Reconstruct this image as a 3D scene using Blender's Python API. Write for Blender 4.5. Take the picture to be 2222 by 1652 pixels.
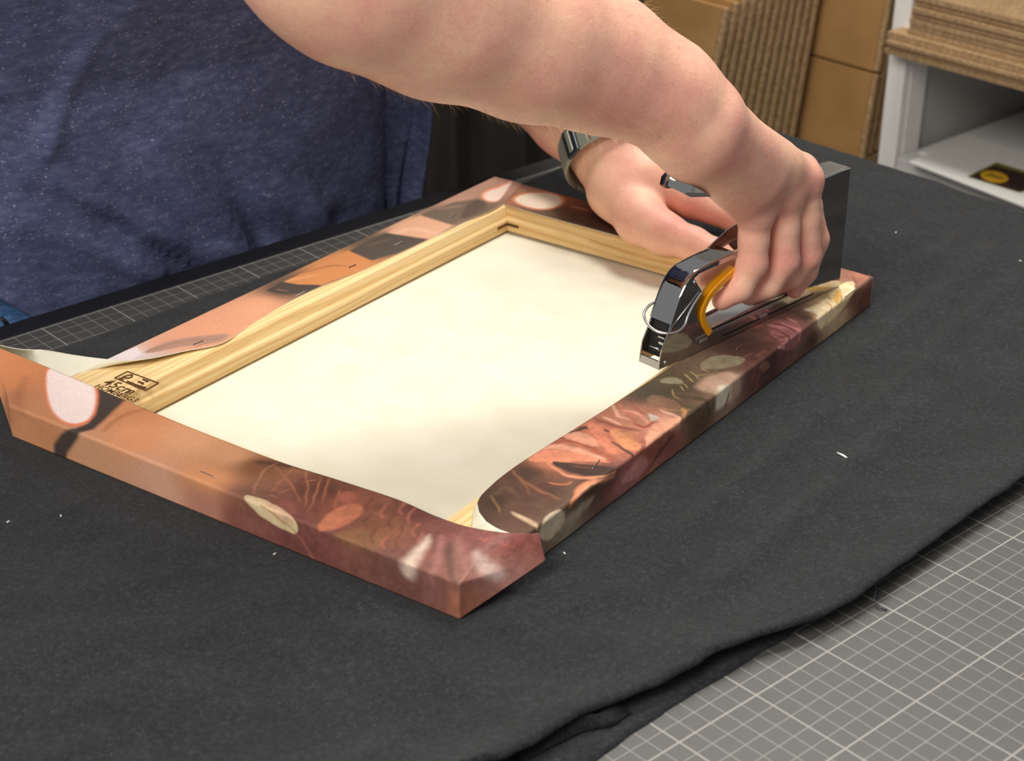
import bpy, bmesh, math, random
import numpy as np
from mathutils import Vector, Matrix

for o in list(bpy.data.objects):
    bpy.data.objects.remove(o, do_unlink=True)
SC = bpy.context.scene
COL = SC.collection
rng = np.random.default_rng(7)
random.seed(7)
H = 0.01                                     # every length below is in centimetres

# ------------------------------------------------------------------ camera
# world: origin on the cutting mat, X and Y along its grid, Z up
CR = np.array([[0.7416583846514702, -0.6707150162963049, 0.009176458495983142],
               [-0.2982946068347099, -0.34203750610171424, -0.8910839870361854],
               [0.6008021038654965, 0.6581426223347234, -0.4537456563500655]])
CP = np.array([-51.63892751, -40.19538398, 48.47501854])
FPX, CU, CV = 3865.74, 1111.0, 826.0
cam = bpy.data.cameras.new('camera')
co = bpy.data.objects.new('camera', cam)
COL.objects.link(co)
M = Matrix(((CR[0][0], -CR[1][0], -CR[2][0], CP[0] * H), (CR[0][1], -CR[1][1], -CR[2][1], CP[1] * H),
            (CR[0][2], -CR[1][2], -CR[2][2], CP[2] * H), (0, 0, 0, 1)))
co.matrix_world = M
cam.sensor_fit = 'HORIZONTAL'
cam.sensor_width = 36.0
cam.lens = FPX / 2222 * 36.0
cam.clip_start = 0.02
cam.clip_end = 50
cam.dof.use_dof = True
cam.dof.focus_distance = 0.99
cam.dof.aperture_fstop = 13
SC.camera = co

# ------------------------------------------------------------------ light
SC.view_settings.view_transform = 'Standard'
SC.view_settings.look = 'None'
SC.view_settings.gamma = 1
SC.view_settings.use_curve_mapping = False
SC.view_settings.exposure = 0.0
w = bpy.data.worlds.new('world')
SC.world = w
w.use_nodes = True
w.node_tree.nodes['Background'].inputs['Color'].default_value = (0.95, 0.96, 1.0, 1)
w.node_tree.nodes['Background'].inputs['Strength'].default_value = 0.36


def area(name, loc, target, sx, sy, watts, color):
    l = bpy.data.lights.new(name, 'AREA')
    l.shape = 'RECTANGLE'
    l.size, l.size_y = sx * H, sy * H
    l.energy = watts
    l.color = color
    o = bpy.data.objects.new(name, l)
    COL.objects.link(o)
    o.location = Vector(loc) * H
    d = (Vector(target) - Vector(loc)).normalized()
    o.rotation_euler = d.to_track_quat('-Z', 'Y').to_euler()
    return o


area('ceiling_panel', (62, 50, 190), (16, 25, 0), 46, 46, 26, (1.0, 0.95, 0.87))
area('ceiling_panel', (-140, -22, 150), (5, 40, 5), 90, 90, 36, (1.0, 0.95, 0.88))
area('ceiling_panel', (150, 95, 200), (50, 20, 0), 120, 70, 20, (1.0, 0.97, 0.92))


# ------------------------------------------------------------------ helpers: pixels of the calibrated photograph -> points
def ray(u, v):
    return CR.T @ np.array([(u - CU) / FPX, (v - CV) / FPX, 1.0])


def at(u, v, d):
    return CP + ray(u, v) * d


def onz(u, v, z):
    r = ray(u, v)
    return CP + r * ((z - CP[2]) / r[2])


def ony(u, v, y):
    r = ray(u, v)
    return CP + r * ((y - CP[1]) / r[1])


def onx(u, v, x):
    r = ray(u, v)
    return CP + r * ((x - CP[0]) / r[0])


def nrm(v):
    v = np.asarray(v, float)
    return v / np.linalg.norm(v)


# ------------------------------------------------------------------ materials
def S(c):
    c = np.asarray(c, float) / 255.0
    l = np.where(c <= 0.04045, c / 12.92, ((c + 0.055) / 1.055) ** 2.4)
    return (float(l[0]), float(l[1]), float(l[2]), 1.0)


class NT:
    def __init__(self, name):
        self.m = bpy.data.materials.new(name)
        self.m.use_nodes = True
        self.t = self.m.node_tree
        self.b = self.t.nodes['Principled BSDF']

    def n(self, typ, **kw):
        nd = self.t.nodes.new(typ)
        for k, v in kw.items():
            if k in nd.inputs:
                nd.inputs[k].default_value = v
            else:
                setattr(nd, k, v)
        return nd

    def l(self, a, b):
        self.t.links.new(a, b)

    def set(self, **kw):
        for k, v in kw.items():
            self.b.inputs[k.replace('_', ' ')].default_value = v
        return self

    def coords(self, scale=(1, 1, 1), rot=(0, 0, 0), kind='Object'):
        tc = self.n('ShaderNodeTexCoord')
        mp = self.n('ShaderNodeMapping')
        mp.inputs['Scale'].default_value = scale
        mp.inputs['Rotation'].default_value = rot
        self.l(tc.outputs[kind], mp.inputs['Vector'])
        return mp.outputs['Vector']

    def noise(self, vec, scale, detail=2, rough=0.5):
        nd = self.n('ShaderNodeTexNoise', Scale=scale, Detail=detail, Roughness=rough)
        self.l(vec, nd.inputs['Vector'])
        return nd.outputs['Fac']

    def ramp(self, fac, stops):
        r = self.n('ShaderNodeValToRGB')
        e = r.color_ramp.elements
        while len(e) < len(stops):
            e.new(0.5)
        for i, (p, c) in enumerate(stops):
            e[i].position = p
            e[i].color = c
        self.l(fac, r.inputs['Fac'])
        return r.outputs['Color']

    def math(self, op, a, b=None):
        nd = self.n('ShaderNodeMath', operation=op)
        for i, x in enumerate((a, b)):
            if x is None:
                continue
            if isinstance(x, (int, float)):
                nd.inputs[i].default_value = x
            else:
                self.l(x, nd.inputs[i])
        return nd.outputs[0]

    def mix(self, fac, a, b, typ='MIX'):
        nd = self.n('ShaderNodeMix', data_type='RGBA', blend_type=typ)
        for i, x in ((0, fac), (6, a), (7, b)):
            if isinstance(x, (int, float)):
                nd.inputs[i].default_value = x
            elif isinstance(x, tuple):
                nd.inputs[i].default_value = x
            else:
                self.l(x, nd.inputs[i])
        return nd.outputs[2]

    def color(self, sock):
        self.l(sock, self.b.inputs['Base Color'])
        return self

    def bump(self, h, strength=0.3, dist=0.001):
        bp = self.n('ShaderNodeBump', Strength=strength, Distance=dist)
        self.l(h, bp.inputs['Height'])
        self.l(bp.outputs['Normal'], self.b.inputs['Normal'])
        return self


MATS = {}


def plain(name, c, rough=0.5, metal=0.0, spec=0.5):
    t = NT(name).set(Base_Color=S(c), Roughness=rough, Metallic=metal)
    t.b.inputs['Specular IOR Level'].default_value = spec
    v = t.coords((100, 100, 100))
    n = t.noise(v, 0.8, 3)
    t.color(t.mix(1.0, S(c), t.ramp(n, [(0.25, (0.93, 0.93, 0.93, 1)), (0.75, (1, 1, 1, 1))]), 'MULTIPLY'))
    MATS[name] = t.m
    return t.m


def make_mats():
    # chrome
    t = NT('chrome').set(Metallic=1.0, Roughness=0.09, Base_Color=(0.47, 0.455, 0.44, 1))
    v = t.coords((100, 100, 100))
    t.bump(t.noise(v, 3.0, 4), 0.10, 0.0004)
    t.l(t.ramp(t.noise(v, 1.5, 4), [(0.3, (0.03,) * 3 + (1,)), (0.8, (0.09,) * 3 + (1,))]), t.b.inputs['Roughness'])
    MATS['chrome'] = t.m
    t = NT('brushed_steel').set(Metallic=1.0, Roughness=0.3, Base_Color=(0.52, 0.52, 0.52, 1))
    v = t.coords((100, 100, 100))
    t.bump(t.noise(v, 6.0, 3), 0.1, 0.0003)
    MATS['brushed_steel'] = t.m
    plain('recess_shade', (16, 14, 13), 0.5)  # near-black that paints the shade of the staple gun's hollows
    plain('yellow_plastic', (236, 160, 18), 0.35)
    plain('staple_wire', (205, 205, 205), 0.25, 1.0)
    plain('watch_band', (158, 160, 146), 0.42, 0.35)
    plain('watch_dark', (54, 60, 68), 0.3, 0.4)
    plain('watch_glass', (20, 18, 18), 0.06, 0.0, 0.9)
    plain('white_paint', (244, 242, 236), 0.45)
    plain('shelf_board', (205, 205, 200), 0.5)
    plain('white_paper', (212, 211, 205), 0.6)
    plain('brown_print', (52, 33, 26), 0.5)
    plain('gold_print', (214, 160, 24), 0.5)
    plain('olive_print', (112, 106, 40), 0.5)
    plain('black_metal', (22, 22, 24), 0.5)
    plain('lint', (235, 235, 230), 0.7)
    plain('brass_rivet', (120, 95, 60), 0.35, 0.8)
    plain('stamp_ink_slot_shade', (92, 58, 18), 0.8)
    plain('hair', (70, 48, 32), 0.6)
    plain('arm_hair', (196, 158, 110), 0.5)
    plain('lip', (190, 104, 98), 0.5)
    plain('iris', (70, 58, 44), 0.2)
    plain('eye_white', (235, 230, 225), 0.2)
    plain('thread', (62, 66, 70), 0.8)
    # cardboard
    t = NT('cardboard').set(Roughness=0.75)
    v = t.coords((100, 100, 100))
    n = t.noise(v, 0.25, 4)
    t.color(t.ramp(n, [(0.3, S((158, 120, 72))), (0.7, S((172, 132, 82)))]))
    t.b.inputs['Specular IOR Level'].default_value = 0.2
    MATS['cardboard'] = t.m
    t = NT('cardboard_edge').set(Roughness=0.9)
    v = t.coords((100, 100, 100))
    n = t.noise(v, 2.2, 4)
    t.color(t.ramp(n, [(0.3, S((150, 122, 88))), (0.7, S((184, 154, 116)))]))
    t.b.inputs['Specular IOR Level'].default_value = 0.1
    t.bump(n, 0.5, 0.003)
    MATS['cardboard_edge'] = t.m
    # cream back of the canvas
    t = NT('canvas_back').set(Roughness=0.8, Base_Color=S((246, 241, 221)))
    t.b.inputs['Specular IOR Level'].default_value = 0.15
    v = t.coords((100, 100, 100), (0, 0, 0.22))
    wv = t.n('ShaderNodeTexChecker', Scale=16.0)
    t.l(v, wv.inputs['Vector'])
    n = t.noise(v, 0.35, 3)
    t.color(t.mix(1.0, t.ramp(n, [(0.3, S((222, 216, 194))), (0.7, S((230, 225, 206)))]),
                  t.ramp(t.noise(v, 9, 2), [(0.24, (0.72, 0.7, 0.66, 1)), (0.30, (1, 1, 1, 1))]), 'MULTIPLY'))
    t.bump(wv.outputs['Fac'], 0.12, 0.0003)
    MATS['canvas_back'] = t.m
    # printed side of the canvas: the picture is a colour attribute on the sheet
    t = NT('canvas_print').set(Roughness=0.5)
    t.b.inputs['Specular IOR Level'].default_value = 0.3
    a = t.n('ShaderNodeVertexColor', layer_name='print')
    v = t.coords((100, 100, 100))
    t.color(t.mix(1.0, a.outputs['Color'], t.ramp(t.noise(v, 14, 3), [(0.2, (0.82, 0.82, 0.82, 1)), (0.8, (1.15, 1.15, 1.15, 1))]), 'MULTIPLY'))
    wv = t.n('ShaderNodeTexChecker', Scale=18.0)
    t.l(v, wv.inputs['Vector'])
    t.bump(t.noise(v, 10, 2), 0.15, 0.0003)
    MATS['canvas_print'] = t.m
    # pine
    for nm, tint in (('pine', (1, 1, 1)), ('pine_pink', (1.0, 0.93, 0.86))):
        t = NT(nm).set(Roughness=0.55)
        t.b.inputs['Specular IOR Level'].default_value = 0.25
        uv = t.n('ShaderNodeUVMap', uv_map='grain')
        mp = t.n('ShaderNodeMapping')
        mp.inputs['Scale'].default_value = (0.05, 1.0, 1.0)
        t.l(uv.outputs['UV'], mp.inputs['Vector'])
        n1 = t.noise(mp.outputs['Vector'], 0.9, 2)
        cmb = t.n('ShaderNodeSeparateXYZ')
        t.l(mp.outputs['Vector'], cmb.inputs[0])
        ph = t.math('ADD', t.math('MULTIPLY', cmb.outputs['Y'], 11.0), t.math('MULTIPLY', n1, 22.0))
        sn = t.math('ADD', t.math('MULTIPLY', t.math('SINE', ph), 0.5), 0.5)
        mp2 = t.n('ShaderNodeMapping')
        mp2.inputs['Scale'].default_value = (0.6, 26.0, 1.0)
        t.l(uv.outputs['UV'], mp2.inputs['Vector'])
        fine = t.noise(mp2.outputs['Vector'], 1.0, 3)
        base = t.ramp(sn, [(0.0, S((216, 176, 112))), (0.3, S((232, 200, 140))), (1.0, S((240, 214, 160)))])
        c = t.mix(0.35, base, t.ramp(fine, [(0.3, S((208, 164, 100))), (0.7, S((250, 226, 176)))]))
        t.color(t.mix(1.0, c, tint + (1,), 'MULTIPLY'))
        t.bump(fine, 0.15, 0.0004)
        MATS[nm] = t.m
    # black felt cloth
    t = NT('black_cloth').set(Roughness=0.95)
    t.b.inputs['Specular IOR Level'].default_value = 0.1
    t.b.inputs['Sheen Weight'].default_value = 0.10
    t.b.inputs['Sheen Roughness'].default_value = 0.5
    v = t.coords((100, 100, 100))
    n = t.noise(v, 9, 5, 0.7)
    big = t.noise(v, 0.22, 3)
    n = t.math('ADD', t.math('MULTIPLY', n, 0.6), t.math('MULTIPLY', t.noise(v, 3.2, 4, 0.7), 0.4))
    c = t.ramp(n, [(0.36, S((18, 19, 21))), (0.52, S((36, 38, 40))), (0.68, S((66, 68, 71)))])
    t.color(t.mix(1.0, c, t.ramp(big, [(0.3, (0.86, 0.86, 0.86, 1)), (0.7, (1.08, 1.08, 1.08, 1))]), 'MULTIPLY'))
    t.bump(t.noise(v, 16, 5, 0.7), 0.55, 0.0012)
    MATS['black_cloth'] = t.m
    # cutting mat with a centimetre grid
    t = NT('cutting_mat').set(Roughness=0.42)
    t.b.inputs['Specular IOR Level'].default_value = 0.5
    v = t.coords((100, 100, 100))
    sp = t.n('ShaderNodeSeparateXYZ')
    t.l(v, sp.inputs[0])

    def lines(sock, period, width):
        f = t.math('FRACT', t.math('ADD', t.math('DIVIDE', sock, period), 1000.0 + width / period / 2))
        return t.math('LESS_THAN', f, width / period)
    thin = t.math('MAXIMUM', lines(sp.outputs['X'], 1.0, 0.045), lines(sp.outputs['Y'], 1.0, 0.045))
    thick = t.math('MAXIMUM', lines(sp.outputs['X'], 5.0, 0.085), lines(sp.outputs['Y'], 5.0, 0.085))
    g = t.math('MAXIMUM', t.math('MULTIPLY', thin, 0.75), thick)
    g = t.math('MULTIPLY', g, t.math('LESS_THAN', sp.outputs['Y'], 55.16))
    r2 = t.n('ShaderNodeMapping')
    r2.inputs['Rotation'].default_value = (0, 0, 0.78)
    r2.inputs['Scale'].default_value = (1 / 0.105,) * 3
    t.l(v, r2.inputs['Vector'])
    s2 = t.n('ShaderNodeSeparateXYZ')
    t.l(r2.outputs['Vector'], s2.inputs[0])
    dots = t.math('MULTIPLY', t.math('SINE', t.math('MULTIPLY', s2.outputs['X'], 6.283)),
                  t.math('SINE', t.math('MULTIPLY', s2.outputs['Y'], 6.283)))
    dots = t.math('ADD', t.math('MULTIPLY', dots, 0.5), 0.5)
    dots = t.math('MULTIPLY', dots, t.math('LESS_THAN', sp.outputs['Y'], 55.2))
    base = t.ramp(dots, [(0.05, S((22, 22, 23))), (0.6, S((74, 73, 71))), (1.0, S((118, 115, 110)))])
    t.color(t.mix(g, base, S((150, 148, 139))))
    t.bump(dots, 0.25, 0.0002)
    MATS['cutting_mat'] = t.m
    # shirt
    for nm, k in (('shirt', 1.0),):
        t = NT(nm).set(Roughness=0.9)
        t.b.inputs['Specular IOR Level'].default_value = 0.15
        v = t.coords((60, 60, 150), (0, 0, 0.3))
        n = t.noise(v, 1.6, 4, 0.65)
        v2 = t.coords((100, 100, 100))
        n2 = t.noise(t.coords((150, 150, 240)), 2.6, 2, 0.5)
        c = t.ramp(n, [(0.25, S((64, 69, 98))), (0.55, S((85, 91, 124))), (0.8, S((110, 116, 148)))])
        fl = t.ramp(n2, [(0.63, (0, 0, 0, 1)), (0.71, (1, 1, 1, 1))])
        fm = t.n('ShaderNodeRGBToBW')
        t.l(fl, fm.inputs[0])
        t.color(t.mix(t.math('MULTIPLY', fm.outputs[0], 0.5), c, S((168, 172, 190))))
        t.bump(n, 0.4, 0.0008)
        MATS[nm] = t.m
    t = NT('denim').set(Roughness=0.85)
    v = t.coords((100, 100, 260))
    t.color(t.ramp(t.noise(v, 1.5, 4, 0.7), [(0.3, S((44, 84, 136))), (0.7, S((102, 148, 200)))]))
    MATS['denim'] = t.m
    # skin
    t = NT('skin').set(Roughness=0.48)
    t.b.inputs['Specular IOR Level'].default_value = 0.35
    a = t.n('ShaderNodeVertexColor', layer_name='flush')
    v = t.coords((100, 100, 100))
    n = t.noise(v, 0.45, 4, 0.55)
    fine = t.noise(v, 3.5, 4, 0.6)
    c = t.ramp(n, [(0.32, S((238, 174, 154))), (0.52, S((246, 189, 162))), (0.72, S((251, 203, 172)))])
    sepa = t.n('ShaderNodeSeparateColor')
    t.l(a.outputs['Color'], sepa.inputs[0])
    c = t.mix(t.math('MULTIPLY', sepa.outputs[0], 0.5), c, S((218, 134, 128)))
    c = t.mix(1.0, c, t.ramp(fine, [(0.3, (0.94, 0.92, 0.92, 1)), (0.7, (1.02, 1.02, 1.02, 1))]), 'MULTIPLY')
    t.color(c)
    t.b.inputs['Subsurface Weight'].default_value = 0.12
    t.b.inputs['Subsurface Radius'].default_value = (0.006, 0.0025, 0.0015)
    t.b.inputs['Subsurface Scale'].default_value = 0.6
    t.bump(t.noise(v, 5, 5, 0.65), 0.22, 0.0012)
    MATS['skin'] = t.m
    # curtain, floor, wall
    t = NT('curtain_cloth').set(Roughness=0.9)
    v = t.coords((100, 100, 30))
    t.color(t.ramp(t.noise(v, 0.2, 3), [(0.3, S((30, 26, 24))), (0.7, S((46, 40, 36)))]))
    MATS['curtain_cloth'] = t.m
    t = NT('floor_concrete').set(Roughness=0.7)
    v = t.coords((10, 10, 10))
    t.color(t.ramp(t.noise(v, 1.5, 5), [(0.3, S((92, 90, 88))), (0.7, S((124, 121, 116)))]))
    MATS['floor_concrete'] = t.m
    t = NT('wall_plaster').set(Roughness=0.85)
    v = t.coords((10, 10, 10))
    t.color(t.ramp(t.noise(v, 3, 4), [(0.3, S((196, 193, 186))), (0.7, S((210, 207, 200)))]))
    MATS['wall_plaster'] = t.m
    # perforated steel panel
    t = NT('perforated_steel').set(Roughness=0.5)
    v = t.coords((1 / 0.0042,) * 3)
    sp = t.n('ShaderNodeSeparateXYZ')
    t.l(v, sp.inputs[0])
    d = t.math('MULTIPLY', t.math('SINE', t.math('MULTIPLY', sp.outputs['X'], 6.283)),
               t.math('SINE', t.math('MULTIPLY', sp.outputs['Z'], 6.283)))
    t.color(t.ramp(t.math('ADD', t.math('MULTIPLY', d, 0.5), 0.5), [(0.45, S((205, 202, 199))), (0.72, S((120, 120, 120)))]))
    MATS['perforated_steel'] = t.m


make_mats()


# ------------------------------------------------------------------ object helpers
def tag(o, label=None, cat=None, group=None, kind=None):
    if label:
        o['label'] = label
    if cat:
        o['category'] = cat
    if group:
        o['group'] = group
    if kind:
        o['kind'] = kind
    return o


def thing(name, label, cat, loc, group=None):
    o = bpy.data.objects.new(name, None)
    o.empty_display_size = 0.02
    COL.objects.link(o)
    o.location = Vector([float(x) for x in loc]) * H
    return tag(o, label, cat, group)


def origin(o):
    p = np.zeros(3)
    while o is not None:
        p = p + np.array(o.location) / H
        o = o.parent
    return p


def mesh(name, V, F, mat, parent=None, smooth=False, uv=None, col=None, mats=None, mi=None, loc=None):
    """One mesh object out of world-space vertices in centimetres."""
    V = np.asarray(V, float)
    off = np.zeros(3)
    if parent is not None:
        off = origin(parent)
    elif loc is not None:
        off = np.asarray(loc, float)
    me = bpy.data.meshes.new(name)
    if isinstance(F, np.ndarray):
        F = F.tolist()
    me.from_pydata(((V - off) * H).tolist(), [], F)
    for m in (mats or [mat]):
        me.materials.append(MATS[m])
    if mi is not None:
        me.polygons.foreach_set('material_index', np.asarray(mi, np.int32))
    if smooth:
        me.polygons.foreach_set('use_smooth', np.ones(len(me.polygons), bool))
    if uv is not None:
        ul = me.uv_layers.new(name='grain')
        li = np.zeros(len(me.loops), np.int32)
        me.loops.foreach_get('vertex_index', li)
        ul.data.foreach_set('uv', np.asarray(uv, np.float32)[li].ravel())
    if col is not None:
        for cn, arr in col.items():
            at_ = me.color_attributes.new(name=cn, type='FLOAT_COLOR', domain='POINT')
            at_.data.foreach_set('color', np.asarray(arr, np.float32).ravel())
    me.update()
    o = bpy.data.objects.new(name, me)
    COL.objects.link(o)
    if parent is not None:
        o.parent = parent
    elif loc is not None:
        o.location = Vector([float(x) for x in off]) * H
    return o


class B:
    """Collects pieces of one mesh."""

    def __init__(self):
        self.V, self.F, self.n = [], [], 0

    def add(self, V, F):
        V = np.asarray(V, float)
        self.V.append(V)
        self.F += [[i + self.n for i in f] for f in F]
        self.n += len(V)
        return self

    def box(self, c, half, ax=None, bev=0.0):
        ax = np.eye(3) if ax is None else np.asarray(ax, float)
        bm = bmesh.new()
        bmesh.ops.create_cube(bm, size=2.0)
        for v in bm.verts:
            v.co = Vector((v.co.x * half[0], v.co.y * half[1], v.co.z * half[2]))
        if bev > 0:
            bmesh.ops.bevel(bm, geom=list(bm.edges), offset=bev, segments=2, affect='EDGES', profile=0.5)
        bm.verts.ensure_lookup_table()
        bm.verts.index_update()
        V = np.array([v.co[:] for v in bm.verts]) @ ax + np.asarray(c, float)
        F = [[v.index for v in f.verts] for f in bm.faces]
        bm.free()
        return self.add(V, F)

    def tube(self, pts, r, n=10, cap=True, flat=None):
        pts = np.asarray(pts, float)
        m = len(pts)
        r = np.broadcast_to(np.asarray(r, float), (m,))
        T = np.gradient(pts, axis=0)
        T /= np.linalg.norm(T, axis=1)[:, None] + 1e-12
        ref = np.array([0, 0, 1.0]) if abs(T[0][2]) < 0.9 else np.array([1.0, 0, 0])
        u = nrm(np.cross(T[0], ref))
        V = []
        for i in range(m):
            u = nrm(u - T[i] * (u @ T[i]))
            v = np.cross(T[i], u)
            for k in range(n):
                a = 2 * math.pi * k / n
                V.append(pts[i] + r[i] * (math.cos(a) * u + math.sin(a) * v))
        F = []
        for i in range(m - 1):
            for k in range(n):
                k2 = (k + 1) % n
                F.append([i * n + k, i * n + k2, (i + 1) * n + k2, (i + 1) * n + k])
        if cap:
            F.append(list(range(n))[::-1])
            F.append([(m - 1) * n + k for k in range(n)])
        return self.add(V, F)

    def prism(self, poly, fr, lo, hi):
        """Polygon in (a, b) swept along the third axis; fr = (origin, A, B, N)."""
        o, A, Bx, N = [np.asarray(x, float) for x in fr]
        k = len(poly)
        V = [o + A * p[0] + Bx * p[1] + N * lo for p in poly] + [o + A * p[0] + Bx * p[1] + N * hi for p in poly]
        F = [list(range(k))[::-1], [k + i for i in range(k)]]
        for i in range(k):
            j = (i + 1) % k
            F.append([i, j, k + j, k + i])
        return self.add(V, F)

    def done(self, name, mat, parent=None, smooth=False, loc=None, bevel=0.0, fix=True):
        o = mesh(name, np.concatenate(self.V), self.F, mat, parent, smooth, loc=loc)
        if fix:
            bm = bmesh.new()
            bm.from_mesh(o.data)
            bmesh.ops.recalc_face_normals(bm, faces=bm.faces)
            bm.to_mesh(o.data)
            bm.free()
        if bevel > 0:
            md = o.modifiers.new('bevel', 'BEVEL')
            md.width = bevel * H
            md.segments = 2
            md.limit_method = 'ANGLE'
            md.angle_limit = 0.6
        return o


def grid_faces(nu, nv, wrap=False):
    i = np.arange(nu - 1)[:, None]
    j = np.arange(nv if wrap else nv - 1)[None, :]
    j2 = (j + 1) % nv
    f = np.stack([i * nv + j, (i + 1) * nv + j, (i + 1) * nv + j2, i * nv + j2], -1)
    return f.reshape(-1, 4)


def smooth1(x, a, b):
    t = np.clip((x - a) / (b - a), 0, 1)
    return t * t * (3 - 2 * t)


def vnoise(x, y, seed=0):
    """Cheap smooth 2-D value noise in [-1, 1]."""
    g = np.random.default_rng(seed).uniform(-1, 1, (64, 64))
    x = np.asarray(x, float)
    y = np.asarray(y, float)
    i, j = np.floor(x).astype(int), np.floor(y).astype(int)
    fx, fy = x - i, y - j
    fx, fy = fx * fx * (3 - 2 * fx), fy * fy * (3 - 2 * fy)
    a, b = g[i % 64, j % 64], g[(i + 1) % 64, j % 64]
    c, d = g[i % 64, (j + 1) % 64], g[(i + 1) % 64, (j + 1) % 64]
    return (a * (1 - fx) + b * fx) * (1 - fy) + (c * (1 - fx) + d * fx) * fy


# ------------------------------------------------------------------ the room
FLOOR = -88.0
tag(B().box((40, 60, FLOOR - 2), (260, 260, 2)).done('floor', 'floor_concrete'), kind='structure')
tag(B().box((230, 60, 40), (4, 260, 130)).done('wall_back', 'wall_plaster'), kind='structure')
tag(B().box((40, 250, 40), (260, 4, 130)).done('wall_side', 'wall_plaster'), kind='structure')

# black curtain behind the table
xs = np.linspace(48, 150, 260)
zs = np.linspace(FLOOR + 1, 70, 12)
XX, ZZ = np.meshgrid(xs, zs, indexing='ij')
YY = 128 + 1.6 * np.sin(XX * 0.42 + 0.7 * np.sin(XX * 0.13)) + 0.8 * np.sin(XX * 1.1 + ZZ * 0.02)
cu = mesh('black_curtain', np.stack([XX, YY, ZZ], -1).reshape(-1, 3), grid_faces(260, 12), 'curtain_cloth', smooth=True, loc=(100, 128, FLOOR))
md = cu.modifiers.new('thick', 'SOLIDIFY')
md.thickness = 0.003
tag(cu, 'dark brownish black curtain hanging in soft folds behind the work table', 'curtain')

# ------------------------------------------------------------------ table and cutting mat
tb = thing('work_table', 'black edged work table under the cutting mat, seen along its far edge', 'table', (-15, 10, FLOOR))
B().box((-15.9, 9, -2.1), (75.4, 48.6, 1.7), bev=0.3).done('table_top', 'black_metal', tb)
for x in (-84, 54):
    for y in (-34, 52):
        B().box((x, y, (FLOOR - 3.8) / 2), (2.5, 2.5, (-3.8 - FLOOR) / 2), bev=0.2).done('leg', 'black_metal', tb)
mt = B().box((-15.9, 8.5, -0.2), (74.6, 48.5, 0.2)).done('cutting_mat', 'cutting_mat')
tag(mt, 'dark grey cutting mat with a pale centimetre grid lying on the table', 'cutting mat')

# ------------------------------------------------------------------ black cloth on the mat
EDGE_Z = 1.25
_top = [(1093, 1652), (1253, 1549), (1352, 1511), (1467, 1461), (1550, 1417), (1660, 1368), (1764, 1335), (1852, 1294), (1935, 1236), (2078, 1131), (2155, 1076), (2222, 1032)]
_pt = [onz(u, v, EDGE_Z)[:2] for u, v in _top]
fe = np.array([(-60, 14), (-30, 10), (-20, 6.3)] + [tuple(q) for q in _pt] + [(40, 4.2), (62, 6)])
fl = np.array([(-60, 10), (-30, 4), (-18, 1.2), (-12, 1.1), (-8.68, 1.42), (-5.76, 1.73), (-2.4, 1.86), (1.01, 1.87), (4.6, 1.95), (6.65, 2.1), (10, 3), (62, 7)])
be = np.array([(-60, 50), (-20, 50.5), (-6.2, 51.05), (-0.41, 51.31), (4.43, 51.7), (14.4, 51.95), (25, 52.6), (35.2, 53.6), (40.4, 54.2), (50, 54.8), (62, 55)])


def cloth_relief(X, Y):
    z = 0.09 * vnoise(X * 0.30, Y * 0.30, 1) + 0.035 * vnoise(X * 0.8 + 9, Y * 0.8, 2)
    # long soft creases running roughly along the canvas edge
    u = 0.976 * X + 0.217 * Y
    v = -0.217 * X + 0.976 * Y
    for v0, u0, u1, amp, wd in ((9.0, 6, 30, 0.10, 0.8), (5.6, 2, 34, 0.13, 0.9), (7.4, 22, 60, 0.10, 0.7), (10.5, 30, 60, 0.12, 1.0),
                                (2.0, 30, 60, 0.14, 1.0), (13.5, 44, 60, 0.08, 0.8), (6.5, -24, -6, 0.12, 0.9), (10.5, -20, -9, 0.10, 0.8), (17, 47, 62, 0.08, 1.2)):
        c = v0 + 0.5 * vnoise(u * 0.12, np.full_like(u, v0), 5)
        z = z + 1.9 * amp * np.exp(-((v - c) / wd) ** 2) * smooth1(u, u0, u0 + 6) * (1 - smooth1(u, u1 - 6, u1))
    return z


xs = np.concatenate([np.linspace(-58, 58.6, 420), 58.6 + np.linspace(0.25, 18, 40)])
ys = np.linspace(0, 1, 260) ** 1.0
XX, TT = np.meshgrid(xs, ys, indexing='ij')
F0 = np.interp(np.minimum(XX, 60), fe[:, 0], fe[:, 1]) + 0.05 * vnoise(XX * 1.3, XX * 0, 4)
B0 = np.interp(np.minimum(XX, 60), be[:, 0], be[:, 1]) + 0.08 * vnoise(XX * 0.7, XX * 0, 6)
YY = F0 + (B0 - F0) * TT
dist = YY - F0
rel = cloth_relief(XX, YY)
under = smooth1(dist, 1.2, 3.5)                     # the frame lies where the cloth is flat
Fl = np.array([-6.52, 12.71])
lu = (XX - Fl[0]) * 0.9769 + (YY - Fl[1]) * 0.2135
lv = -(XX - Fl[0]) * 0.2135 + (YY - Fl[1]) * 0.9769
inside = smooth1(lu, -2.5, -0.3) * (1 - smooth1(lu, 45.3, 47.5)) * smooth1(lv, -2.5, -0.3) * (1 - smooth1(lv, 30.9, 33))
rel = rel * (1 - inside)
lift = (EDGE_Z - 0.42) * np.exp(-(dist / 3.2) ** 1.6) * (1 + 0.12 * vnoise(XX * 0.25, XX * 0, 14))
roll = 0.20 * (1 - np.sqrt(np.clip(1 - (1 - np.clip(dist / 0.3, 0, 1)) ** 2, 0, 1)))
ZT = 0.42 + np.minimum(rel, 0.45) + lift * (1 - inside) - roll
drop = np.clip(XX - 58.6, 0, None)
r = 1.4
ang = np.clip(drop / r, 0, math.pi / 2)
Xd = np.minimum(XX, 58.6) + np.where(drop > 0, r * np.sin(ang), 0)
Zd = ZT - np.where(drop > 0, r * (1 - np.cos(ang)) + np.clip(drop - r * math.pi / 2, 0, None), 0)
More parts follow.
